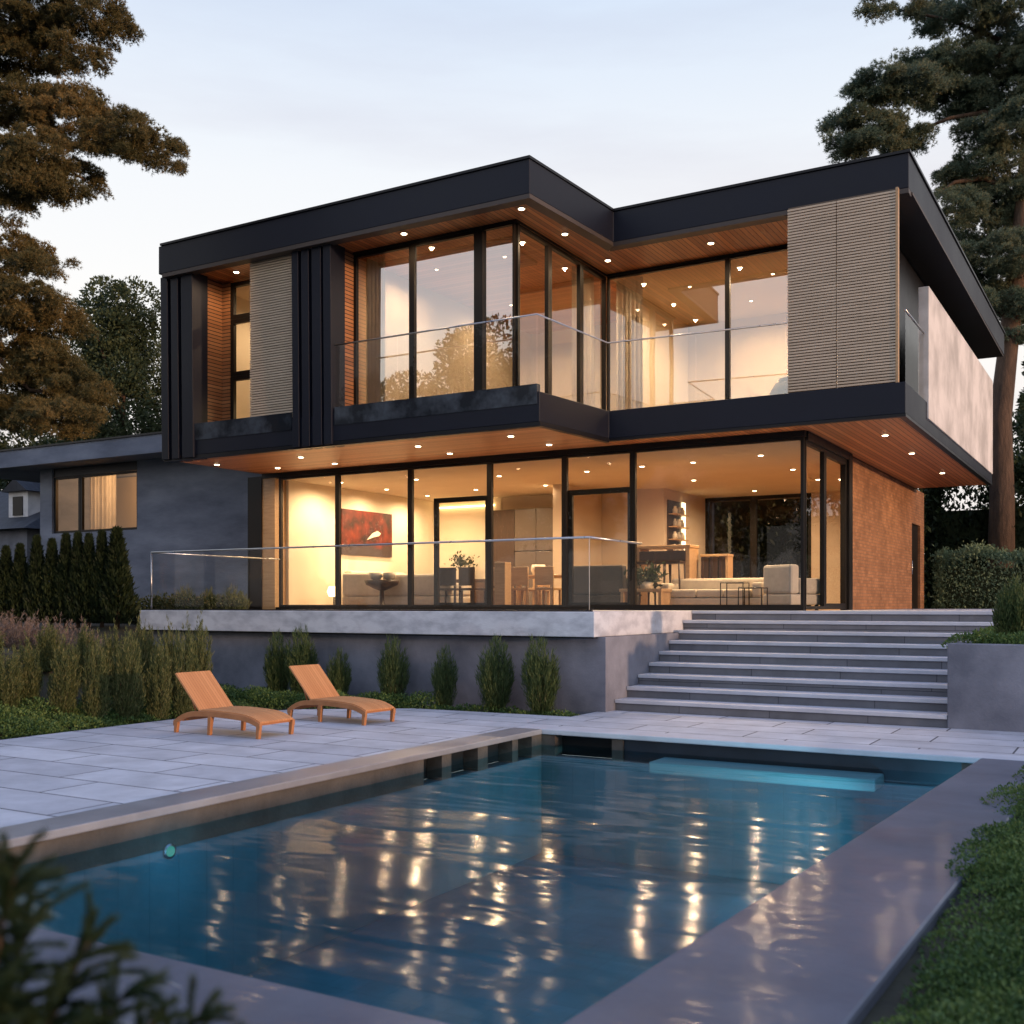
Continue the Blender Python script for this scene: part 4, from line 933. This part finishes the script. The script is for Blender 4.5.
def pine_pads(parent, pads, mat, sub, needle, width, dens=11.0, tufts=72, k=12):
    Ps, Ds, Ls = [], [], []
    for (c, r, fr) in pads:
        c = np.array(c); r = np.array(r)
        ns = max(6, int(dens * fr * r[0] * r[2] / sub ** 2))
        sc = sphere(ns) * (rng.uniform(0.2, 1.0, (ns, 1)) ** 0.45) * r * 0.9
        r = r * 1.10; sr = sub * rng.uniform(0.6, 1.15, ns)
        idx = np.repeat(np.arange(ns), tufts); nt_ = len(idx)
        u = sphere(nt_); u[:, 2] = np.where(u[:, 2] < -0.35, -u[:, 2], u[:, 2])
        pos = sc[idx] + u * sr[idx][:, None] * rng.uniform(0.3, 0.85, (nt_, 1)) * [1, 1, 0.8]
        ax_ = unit(u + [0, 0, 0.25])
        D = unit(np.repeat(ax_, k, 0) * 0.9 + sphere(nt_ * k) * 0.9)
        Ps.append(np.repeat(pos, k, 0) + c); Ds.append(D); Ls.append(rng.uniform(0.6, 1.1, nt_ * k) * needle)
    return leaf_object('crown', np.concatenate(Ps), np.concatenate(Ds), np.concatenate(Ls), width, mat, parent, diamond=False)

def screen_pad(px, py, depth, rx, ry, fr=1.0, rd=None):
    """pad given by bearing and height at a distance; radii in metres follow"""
    X = (px - 512) / 1083 * depth; z = CAM[2] + (605 - py) / 1083 * depth
    p = place(X, depth, z)
    sx, sy = rx / 1083 * depth, ry / 1083 * depth
    return ((p.x, p.y, p.z), (sx, (rd or sx * 0.8), sy), fr)

# --- left pine (trunk stands just outside the frame)
DL = 20
tw = thing('pine_tree', 'tall pine with layered olive-brown boughs reaching in at the left edge', 'pine tree', place(-10.8, DL, 0.9))
padsL = [(20, 12, 95, 32), (95, 22, 42, 24), (25, 52, 75, 26), (75, 58, 30, 14), (15, 105, 60, 26), (70, 120, 58, 30), (120, 140, 44, 26), (160, 156, 24, 20),
         (35, 158, 50, 24), (78, 178, 28, 16), (18, 180, 55, 28), (50, 190, 38, 16), (8, 215, 28, 16), (10, 258, 46, 22), (45, 268, 22, 12),
         (20, 305, 60, 26), (60, 322, 30, 18), (10, 345, 60, 24), (45, 370, 50, 26), (85, 392, 34, 20), (10, 405, 60, 30), (60, 420, 50, 20), (-60, 60, 60, 50), (-60, 180, 60, 50), (-60, 310, 60, 60)]
pine_pads(tw, [screen_pad(a, b_, DL + random.uniform(-0.7, 0.7), c, d_, 1.0, 0.8) for a, b_, c, d_ in padsL], M['needle_w'], 0.25, 0.075, 0.009)
base = place(-10.8, DL, 0.9)
tree_trunk(tw, [base, base + Vector((0.1, 0, 4)), base + Vector((0.05, 0.1, 8)), base + Vector((0.2, 0, 13.5))], [0.34, 0.28, 0.22, 0.10])
def limb(parent, depth, pts, r0, r1, name='limb'):
    ps = [place((a - 512) / 1083 * depth, depth, CAM[2] + (605 - b_) / 1083 * depth) for a, b_ in pts]
    k = len(ps); return MB().tube(ps, [r0 + (r1 - r0) * i / (k - 1) for i in range(k)], 7).build(name, M['bark'], parent)
limb(tw, DL, [(-75, 150), (-20, 138), (50, 140), (100, 150), (150, 158)], 0.09, 0.02)
limb(tw, DL, [(-75, 60), (-10, 55), (60, 45)], 0.08, 0.02)
limb(tw, DL, [(-75, 230), (0, 275), (30, 290), (60, 325)], 0.07, 0.02)
limb(tw, DL, [(-75, 330), (0, 360), (30, 390), (80, 395)], 0.07, 0.02)
limb(tw, DL, [(20, 142), (60, 165), (85, 180)], 0.04, 0.015)

# --- right pine (stands behind the house)
DR = 33
te = thing('pine_tree', 'big spreading green pine rising behind the right corner of the roof', 'pine tree', place((1003 - 512) / 1083 * DR, DR, 1.35))
padsR = [(878, 6, 20, 9), (905, 2, 25, 7), (945, 14, 34, 16), (990, 10, 46, 20), (925, 22, 16, 9), (1000, 45, 55, 24), (960, 55, 34, 20), (925, 70, 36, 18), (880, 88, 34, 17), (905, 92, 40, 17), (862, 97, 16, 12),
         (940, 100, 34, 16), (845, 128, 22, 14), (870, 130, 38, 18), (900, 142, 40, 14), (840, 150, 18, 8), (870, 150, 34, 10), (1000, 90, 50, 26), (965, 105, 34, 20), (1010, 130, 40, 26), (970, 140, 22, 12),
         (985, 170, 40, 22), (955, 182, 22, 14), (1005, 200, 44, 24), (960, 208, 26, 18), (985, 232, 44, 22), (1015, 255, 34, 24), (975, 262, 28, 16), (1000, 285, 40, 20), (980, 300, 16, 10), (1020, 310, 34, 20), (1060, 60, 50, 60), (1070, 180, 50, 70), (1060, 290, 40, 50), (1015, 338, 22, 10)]
pine_pads(te, [screen_pad(a, b_, DR + random.uniform(-1.2, 1.2), c, d_, 1.0, 1.1) for a, b_, c, d_ in padsR], M['needle_e'], 0.40, 0.125, 0.015)
ps = [(1000, 620), (1002, 500), (1000, 420), (1010, 330), (1022, 220), (1030, 110), (1040, -20)]
pw = [place((a - 512) / 1083 * DR, DR, max(1.2, CAM[2] + (605 - b_) / 1083 * DR)) for a, b_ in ps]
tree_trunk(te, pw, [0.42, 0.36, 0.33, 0.28, 0.24, 0.18, 0.08], n=12)
for l_ in ([(1024, 200), (985, 178), (955, 182), (935, 195)], [(1028, 130), (985, 112), (950, 118), (900, 138)], [(1030, 70), (990, 50), (1000, 40), (950, 20), (890, 8)], [(1012, 320), (985, 300), (975, 290)], [(1000, 345), (1018, 322), (1040, 300)]):
    limb(te, DR, l_, 0.11, 0.03)

# --- broadleaf trees
def broad_crown(parent, c, r, n, lsize, mat, lobes=44, name='crown', shell=0.75):
    c = np.array(c); r = np.array(r)
    lc = sphere(lobes) * (rng.uniform(0.25, 1, (lobes, 1)) ** 0.4) * r * 0.80
    lr = rng.uniform(0.14, 0.34, lobes) * r.mean()
    idx = rng.integers(0, lobes, n); u = sphere(n)
    P_ = lc[idx] + u * lr[idx][:, None] * rng.uniform(shell, 1.05, (n, 1)) + c
    D = unit(u + rng.normal(size=(n, 3)) * 0.6 + [0, 0, 0.1])
    return leaf_object(name, P_, D, rng.uniform(0.7, 1.3, n) * lsize, lsize * 0.6, mat, parent)
def broad_tree(label, loc, h, r, n, lsize, mat, group=None, name='broadleaf_tree', cat='tree'):
    t_ = thing(name, label, cat, loc, group); loc = Vector(loc)
    broad_crown(t_, (loc.x, loc.y, loc.z + h * 0.60), (r, r, h * 0.42), n, lsize, mat)
    tree_trunk(t_, [loc, loc + Vector((0.1, 0, h * 0.3)), loc + Vector((-0.1, 0.1, h * 0.7))], [0.28, 0.2, 0.08])
    for k in range(5):
        a = k * 1.3; s0 = loc + Vector((0, 0, h * (0.25 + 0.07 * k)))
        MB().tube([s0, s0 + Vector((math.cos(a) * r * 0.4, math.sin(a) * r * 0.4, h * 0.14)), s0 + Vector((math.cos(a) * r * 0.75, math.sin(a) * r * 0.75, h * 0.22))], [0.10, 0.07, 0.03], 6).build('limb', M['bark'], t_)
    return t_
G0 = 1.3
broad_tree('rounded leafy tree standing between the left pine and the house', place(-13.7, 38, G0), 12.3, 2.7, 60000, 0.125, M['leaf_mid'])
broad_tree('dark leafy tree low behind the annex roof at the far left', place(-25.5, 57, G0), 11.0, 4.5, 26000, 0.22, M['leaf_dark'])
broad_tree('bushy dark tree directly behind the annex roof, right of the far left tree', place(-17.2, 47, G0), 9.0, 3.4, 24000, 0.19, M['leaf_dark'])
broad_tree('dark tree filling the gap behind the annex next to the house', place(-12.4, 43, G0), 9.4, 2.8, 22000, 0.18, M['leaf_dark'])
broad_tree('shaded green tree behind the trunk of the right pine', place(19.2, 39, G0), 8.6, 2.6, 22000, 0.16, M['leaf_mid'])
broad_tree('dark tree at the right edge beyond the pine trunk', place(23.0, 43, G0), 12.0, 3.4, 24000, 0.19, M['leaf_dark'])
# trees across the garden behind the photographer: mirrored in the upper glass
proto = broad_tree('leafy garden tree behind the photographer, nearest of the row', (-17, -23, 0), 13.5, 4.2, 26000, 0.2, M['leaf_mid'], 'trees mirrored in the upper glass')
for k, (x, y, s, lb) in enumerate(((-24, -27, 0.95, 'second'), (-11, -31, 0.9, 'third'), (-31, -25, 1.08, 'fourth'), (-4, -36, 0.85, 'fifth'))):
    c = copy_tree(proto); c.location = (x, y, 0); c.scale = (s, s, s); c.rotation_euler.z = k * 1.7
    c['label'] = 'leafy garden tree behind the photographer, %s of the row' % lb

# --- conifer cones (thuja)
def make_cone(name, label, cat, h, r, n, mat, group, lsize=0.12):
    o = thing(name, label, cat, (0, 0, 0), group)
    t_ = rng.uniform(0, 1, n) ** 0.75; a = rng.uniform(0, 2 * np.pi, n)
    rad = r * (1 - t_) ** 0.95 * rng.uniform(0.55, 1.08, n) * (1 + 0.15 * np.sin(a * 5 + t_ * 14))
    rad *= np.minimum(1, 0.55 + t_ * 4)
    P_ = np.stack([np.cos(a) * rad, np.sin(a) * rad, t_ * h * 0.96 + 0.04], 1)
    D = unit(np.stack([np.cos(a) * 0.45, np.sin(a) * 0.45, np.ones(n)], 1) + rng.normal(size=(n, 3)) * 0.22)
    leaf_object('foliage', P_, D, rng.uniform(0.6, 1.3, n) * lsize, lsize * 0.33, mat, o)
    MB().tube([(0, 0, -0.1), (0, 0, h * 0.8)], [0.05, 0.015], 6).build('trunk', M['bark'], o)
    return o
ORD = ['first', 'second', 'third', 'fourth', 'fifth', 'sixth', 'seventh', 'eighth', 'ninth', 'tenth', 'eleventh', 'twelfth', 'thirteenth', 'fourteenth', 'fifteenth', 'sixteenth', 'seventeenth']
th = make_cone('thuja', 'x', 'conifer', 2.0, 0.34, 5200, M['thuja'], 'clipped thujas in a row before the annex', 0.13)
for k, (px, top) in enumerate(((-14, 545), (6, 548), (20, 546), (37, 538), (52, 541), (66, 536), (78, 535), (89, 536), (102, 533), (117, 530))):
    c = th if k == 0 else copy_tree(th)
    D_ = 23.2 - 0.03 * k; hh = 1.6 + (605 - top) / 1083 * D_ - 1.15
    c.location = place((px - 512) / 1083 * D_, D_, 1.15); s = hh / 2.0; w_ = 0.92 if k < 9 else 1.25
    c.scale = (w_, w_, s); c.rotation_euler.z = k * 2.1
    c['label'] = 'dark pointed thuja, %s from the left in the row before the annex' % ORD[k]
# --- feathery upright shrubs
def make_plume(name, label, cat, h, r, stems, per, mat, group, lsize=0.07, wfac=0.22, belly=0.75, jit=0.25, tipvar=0.4):
    """upright shrub: many straight shoots from one base, small leaves along each"""
    o = thing(name, label, cat, (0, 0, 0), group)
    Ps, Ds = [], []; b = MB()
    for s in range(stems):
        a = rng.uniform(0, 2 * np.pi); q = math.sqrt(rng.uniform(0, 1)); rr = r * q
        hh = h * (1 - tipvar * rng.uniform(0, 1)) * (1 - 0.42 * q ** 1.6)
        t_ = rng.uniform(0.02, 1, per)
        rad = rr * (0.25 + 0.75 * t_ ** belly)
        wob = 0.02 * np.sin(t_ * 7 + s)
        env = 0.035 * (1.15 - t_)[:, None]
        P_ = np.stack([np.cos(a) * rad + wob, np.sin(a) * rad - wob, t_ * hh], 1)
        P_[:, :2] += rng.normal(size=(per, 2)) * env
        D = np.stack([np.full(per, np.cos(a) * 0.3 * q), np.full(per, np.sin(a) * 0.3 * q), np.ones(per)], 1) + rng.normal(size=(per, 3)) * jit
        Ps.append(P_); Ds.append(D)
        if s % 6 == 0: b.tube([(math.cos(a) * rr * 0.25, math.sin(a) * rr * 0.25, 0), (math.cos(a) * rr * 0.8, math.sin(a) * rr * 0.8, hh * 0.7)], [0.006, 0.002], 4)
    P_ = np.concatenate(Ps); n = len(P_)
    leaf_object('foliage', P_, np.concatenate(Ds), rng.uniform(0.6, 1.3, n) * lsize, lsize * wfac, mat, o)
    b.build('stem', M['bark'], o)
    return o
pg = make_plume('feathery_shrub', 'x', 'shrub', 1.35, 0.21, 100, 130, M['grass'], 'feathery upright shrubs along the left bed', 0.062, 0.14, tipvar=0.5)
rowp = [(5, 14.2, 640), (-12, 15.4, 622), (28, 14.6, 632), (48, 15.6, 620), (62, 14.6, 628), (82, 15.8, 616), (95, 14.7, 624), (114, 15.9, 618), (128, 15.0, 622), (146, 16.2, 612), (158, 15.3, 624), (172, 16.3, 612), (183, 15.6, 612), (197, 16.2, 608)]
for k, (px, D_, top) in enumerate(rowp):
    c = pg if k == 0 else copy_tree(pg)
    p = place((px - 512) / 1083 * D_, D_); z = gheight(p.x, p.y)
    hh = 1.6 + (605 - top) / 1083 * D_ - z; s = hh / 1.32
    c.location = (p.x, p.y, z); w_ = random.uniform(0.85, 1.15); c.scale = (w_, w_, s * random.uniform(0.93, 1.04)); c.rotation_euler = (random.uniform(-0.06, 0.06), random.uniform(-0.06, 0.06), k * 1.3)
    c['label'] = 'tall feathery yellow-green shrub, %s from the left in the left bed' % ORD[k]
pk = make_plume('pink_grass', 'x', 'ornamental grass', 1.3, 0.40, 80, 60, M['pinkgrass'], 'pinkish plume grasses behind the left shrubs', 0.09, wfac=0.10)
for k, (px, D_, top) in enumerate(((-8, 17.4, 608), (14, 17.0, 607), (35, 17.6, 609), (57, 17.2, 612), (80, 17.8, 614))):
    c = pk if k == 0 else copy_tree(pk)
    p = place((px - 512) / 1083 * D_, D_); z = gheight(p.x, p.y); hh = 1.6 + (605 - top) / 1083 * D_ - z
    c.location = (p.x, p.y, z); c.scale = (1, 1, max(0.4, hh / 1.3)); c.rotation_euler.z = k
    c['label'] = 'pinkish plume grass, %s from the left behind the feathery shrubs' % ORD[k]
# shrubs along the plinth
ps_ = make_plume('wispy_shrub', 'x', 'shrub', 1.28, 0.27, 170, 62, M['shrub'], 'wispy green shrubs along the plinth wall', 0.095, wfac=0.09, jit=0.22)
for k, (x, y, hh, ww) in enumerate(((-7.75, -4.85, 0.98, 0.85), (-7.25, -4.8, 1.10, 1.1), (-6.45, -4.85, 0.82, 0.8), (-5.35, -4.80, 1.02, 1.0), (-4.35, -4.78, 0.86, 0.82), (-3.42, -4.78, 1.03, 1.05), (-2.62, -4.75, 1.05, 1.12))):
    c = ps_ if k == 0 else copy_tree(ps_)
    c.location = (x, y, -0.05); c.scale = (ww, ww * random.uniform(0.85, 1.15), hh * random.uniform(0.94, 1.05)); c.rotation_euler = (random.uniform(-0.05, 0.05), random.uniform(-0.07, 0.07), 1.9 * k)
    c['label'] = 'wispy green shrub, %s from the left against the grey plinth' % ORD[k]
# planter plants
pb = make_plume('conical_bush', 'pointed feathery green bush in the planter at the right edge', 'bush', 1.0, 0.26, 160, 80, M['shrub'], None, 0.08, wfac=0.15)
pb.location = (3.62, -2.7, 1.02); pb.scale = (1.0, 1.0, 1.0)

def mound(name, n, centers, mat, lsize, kind='stuff', label=None, cat=None, up=0.6):
    """low leafy ground cover over a set of overlapping domes"""
    Ps, Ds = [], []
    w_ = np.array([c[3] * c[4] for c in centers]); w_ = w_ / w_.sum()
    for (cx, cy, cz, rx, ry, hz_), f in zip(centers, w_):
        k = int(n * f); r_ = np.sqrt(rng.uniform(0, 1, k)); a = rng.uniform(0, 2 * np.pi, k)
        x = cx + np.cos(a) * r_ * rx; y = cy + np.sin(a) * r_ * ry
        z = cz + hz_ * np.sqrt(np.maximum(0, 1 - r_ ** 2)) * rng.uniform(0.75, 1.05, k)
        Ps.append(np.stack([x, y, z], 1))
        Ds.append(np.stack([np.cos(a) * r_ * 0.7, np.sin(a) * r_ * 0.7, np.full(k, up)], 1) + rng.normal(size=(k, 3)) * 0.55)
    P_ = np.concatenate(Ps); n = len(P_)
    o = leaf_object(name, P_, np.concatenate(Ds), rng.uniform(0.6, 1.3, n) * lsize, lsize * 0.5, mat)
    return tag(o, label, cat, None, kind)
cl_ = []
for i in range(80):      # left bed edge
    t_ = i / 79; x = -6.95 - random.uniform(0, 0.75); y = -13.2 + 6.6 * t_ + random.uniform(-0.3, 0.3)
    cl_.append((x, y, gheight(x, y) - 0.05, random.uniform(0.28, 0.42), random.uniform(0.35, 0.6), random.uniform(0.14, 0.26)))
for i in range(30):      # corner between the bed and the plinth
    t_ = i / 29; x = -8.6 + 3.9 * t_ + random.uniform(-0.2, 0.2); y = -6.4 + 1.3 * t_ + random.uniform(-0.1, 0.7)
    if y < -6.2 + (x + 6.1) * 0.6 - 0.1 and x > -6.2: y = -5.0
    cl_.append((x, y, gheight(x, y) - 0.04, random.uniform(0.3, 0.5), random.uniform(0.3, 0.42), random.uniform(0.16, 0.34)))
for i in range(60):      # slope left of the terrace
    x = random.uniform(-12.5, -7.4); y = random.uniform(-7.6, -4.75)
    cl_.append((x, y, gheight(x, y) - 0.05, random.uniform(0.35, 0.55), random.uniform(0.35, 0.55), random.uniform(0.16, 0.30)))
for i in range(16): cl_.append((-4.6 + i * 0.17, -4.9 + random.uniform(-0.1, 0.1), -0.06, 0.2, 0.14, random.uniform(0.05, 0.12)))
mound('ground_cover', 140000, cl_, M['cover'], 0.042, 'stuff', 'low green ground cover along the left bed and the foot of the plinth', 'ground cover')
cr_ = []
for i in range(600):
    y = random.uniform(-15.8, -7.0); x = random.uniform(4.36, 7.2)
    edge = (4.24 if y > -12.3 else 4.40) + 0.10 * math.sin(y * 2.3) + 0.06 * math.sin(y * 5.1 + 1)
    if x < edge + 0.15: continue
    hz_ = random.uniform(0.13, 0.24) + 0.10 * min(1, (x - 4.4) / 1.5)
    cr_.append((x, y, -0.08, random.uniform(0.2, 0.42), random.uniform(0.2, 0.42), hz_))
for i in range(420):
    y = random.uniform(-15.9, -6.9); x = random.uniform(4.30 if y > -12.6 else 4.42, 7.0)
    cr_.append((x, y, -0.09, 0.26, 0.30, random.uniform(0.09, 0.16)))
mound('ground_cover', 520000, cr_, M['cover'], 0.028, 'stuff', 'low green ground cover in the bed right of the pool', 'ground cover')
cp_ = [(random.uniform(3.3, 6.5), random.uniform(-3.6, -1.8), 1.0, random.uniform(0.3, 0.5), random.uniform(0.3, 0.45), random.uniform(0.12, 0.30)) for i in range(40)]
cp_ += [(3.12 + 0.22 * i, -3.55 + random.uniform(-0.05, 0.1), 1.0, 0.28, 0.28, 0.22 + 0.06 * math.sin(i * 2.1)) for i in range(14)]
mound('ground_cover', 42000, cp_, M['cover'], 0.045, 'stuff', 'low green cushion plants spilling over the planter', 'ground cover')

# hedges
def hedge(label, x0, x1, y0, y1, z0, z1, n, mat, lsize=0.10, uneven=0.3):
    o = thing('hedge', label, 'hedge', ((x0 + x1) / 2, (y0 + y1) / 2, z0))
    k = n; u = rng.uniform(0, 1, (k, 3)); face = rng.integers(0, 6, k)
    P_ = u.copy(); P_[face == 0, 2] = 1; P_[face == 1, 1] = 0; P_[face == 2, 1] = 0.0; P_[face == 3, 0] = 1; P_[face == 4, 0] = 0; P_[face == 5, 2] = 1
    top = 1 - uneven * 0.5 * (1 + np.sin(P_[:, 0] * 23 + 3 * np.sin(P_[:, 0] * 9))) * 0.5
    P_ = P_ * [x1 - x0, y1 - y0, z1 - z0] * np.stack([np.ones(k), np.ones(k), top], 1) + [x0, y0, z0] + rng.normal(size=(k, 3)) * lsize * 0.9
    D = rng.normal(size=(k, 3)) * 0.5 + [0, -0.4, 0.6]
    leaf_object('foliage', P_, D, rng.uniform(0.6, 1.3, k) * lsize, lsize * 0.5, mat, o)
    MB().box(x0 + 0.1, x1 - 0.1, y0 + 0.12, y1 - 0.05, z0, z0 + (z1 - z0) * (0.95 - uneven)).build('core', M['leaf_dark'], o)
    return o
hedge('grey-green rounded hedge beside the brick wall at the right', 0.35, 9.0, 12.4, 14.0, 1.2, 3.1, 30000, M['greygreen'], 0.09, 0.22)
hedge('tall dark conifer hedge at the back right under the pine', -0.8, 14.0, 17.5, 19.5, 1.2, 6.4, 36000, M['thuja'], 0.20, 0.30)
hedge('dark garden hedge seen through the rear window', -14.0, -0.9, 14.2, 15.5, 1.2, 7.4, 26000, M['leaf_mid'], 0.2, 0.2)
hedge('low dark hedge at the foot of the thujas before the annex', -22.5, -11.9, -2.6, -1.6, 0.9, 1.62, 16000, M['leaf_dark'], 0.09, 0.25)
hedge('long dark hedge closing the garden far behind the annex', -46, -13.5, 22, 24, 1.0, 6.2, 16000, M['leaf_dark'], 0.3, 0.3)
# grasses beside the terrace's left end, seen through the railing
bg_ = make_plume('ochre_grass', 'x', 'ornamental grass', 0.62, 0.32, 70, 40, M['grass'], 'ochre grasses at the left end of the terrace', 0.12, wfac=0.08)
for k in range(7):
    c = bg_ if k == 0 else copy_tree(bg_)
    c.location = (-15.4 + 0.42 * k, -0.6 + 0.3 * (k % 2), 1.35); c.rotation_euler.z = k; c.scale = (1, 1, 0.9 + 0.12 * (k % 3))
    c['label'] = 'short ochre grass tuft, %s from the left before the annex wall' % ORD[k]

# --- foreground conifer, close to the camera and out of focus
M['juniper'] = leafmat('juniper_sprays', [(0.1, (0.011, 0.024, 0.012)), (0.5, (0.028, 0.052, 0.024)), (0.95, (0.058, 0.092, 0.04))])
fc = thing('juniper', 'dark blurred juniper sprays close up in the lower left corner', 'conifer', place(-0.95, 1.75, -0.06))
Ps, Ds = [], []; stems = MB()
root = np.array(place(-0.95, 1.75, 0.25))
right = np.array([CS, SN, 0]); fwd = np.array([-SN, CS, 0])
tips = [(-0.78, 1.75, 1.27), (-0.84, 1.85, 1.20), (-0.70, 1.85, 1.10), (-0.80, 1.7, 1.05), (-0.62, 1.8, 1.02), (-0.56, 1.75, 0.985), (-0.50, 1.8, 0.97), (-0.44, 1.78, 0.945), (-0.48, 1.7, 0.90), (-0.55, 1.65, 0.88), (-0.65, 1.7, 0.92), (-0.75, 1.6, 0.95), (-0.60, 1.6, 0.84), (-0.72, 1.65, 0.84), (-0.82, 1.8, 0.98), (-0.9, 1.8, 1.12), (-0.86, 1.7, 0.88), (-0.5, 1.75, 0.86), (-0.66, 1.75, 0.80), (-0.78, 1.75, 0.80), (-0.70, 1.6, 0.78), (-0.55, 1.7, 0.80), (-0.45, 1.7, 0.84), (-0.62, 1.65, 0.95), (-0.72, 1.75, 1.0), (-0.82, 1.65, 1.02), (-0.88, 1.7, 1.0), (-0.9, 1.6, 0.9), (-0.85, 1.55, 0.82), (-0.68, 1.55, 0.80), (-0.52, 1.62, 0.92), (-0.78, 1.8, 1.15), (-0.60, 1.72, 0.90)]
for tx, td, tz in tips:
    tz = tz - 0.055 - 0.10 * max(0, tz - 0.95); tx = tx - 0.02
    e = np.array(place(tx, td, tz)); mid_ = root * 0.45 + e * 0.55 + np.array([0, 0, 0.16])
    t_ = np.linspace(0, 1, 26)[:, None]
    c_ = (1 - t_) ** 2 * root + 2 * t_ * (1 - t_) * mid_ + t_ ** 2 * e
    stems.tube([tuple(v) for v in c_[::5]], [0.012, 0.010, 0.008, 0.006, 0.004, 0.003][:len(c_[::5])], 5)
    tang = unit(np.gradient(c_, axis=0))
    for i in range(6, 26):
        for q in range(3 if i < 25 else 1):
            ln = rng.uniform(0.06, 0.17) * (1.15 - 0.5 * i / 25)
            d0 = unit((tang[i] * 0.9 + sphere(1)[0] * 0.75)[None])[0]
            m_ = 14; u_ = np.linspace(0, 1, m_)[:, None]
            br = c_[i] + d0 * u_ * ln + np.array([0, 0, -0.22]) * (u_ ** 2) * ln
            bt = unit(np.gradient(br, axis=0)); k = 20
            Ps.append(np.repeat(br, k, 0)); Ds.append(np.repeat(bt, k, 0) * 0.9 + sphere(m_ * k) * 0.42)
P_ = np.concatenate(Ps); n = len(P_)
leaf_object('foliage', P_, np.concatenate(Ds), rng.uniform(0.012, 0.028, n), 0.0026, M['juniper'], fc, diamond=False)
stems.build('branch', M['bark'], fc)

# ------------------------------------------------------------------ render settings
scene.view_settings.view_transform = 'Standard'; scene.view_settings.look = 'None'; scene.view_settings.exposure = 0
scene.render.engine = 'CYCLES'
cy = scene.cycles
cy.use_denoising = True
try: cy.denoiser = 'OPENIMAGEDENOISE'
except Exception: pass
cy.max_bounces = 10; cy.transparent_max_bounces = 24; cy.diffuse_bounces = 4; cy.glossy_bounces = 5
cy.caustics_reflective = False; cy.caustics_refractive = False
cy.sample_clamp_indirect = 6
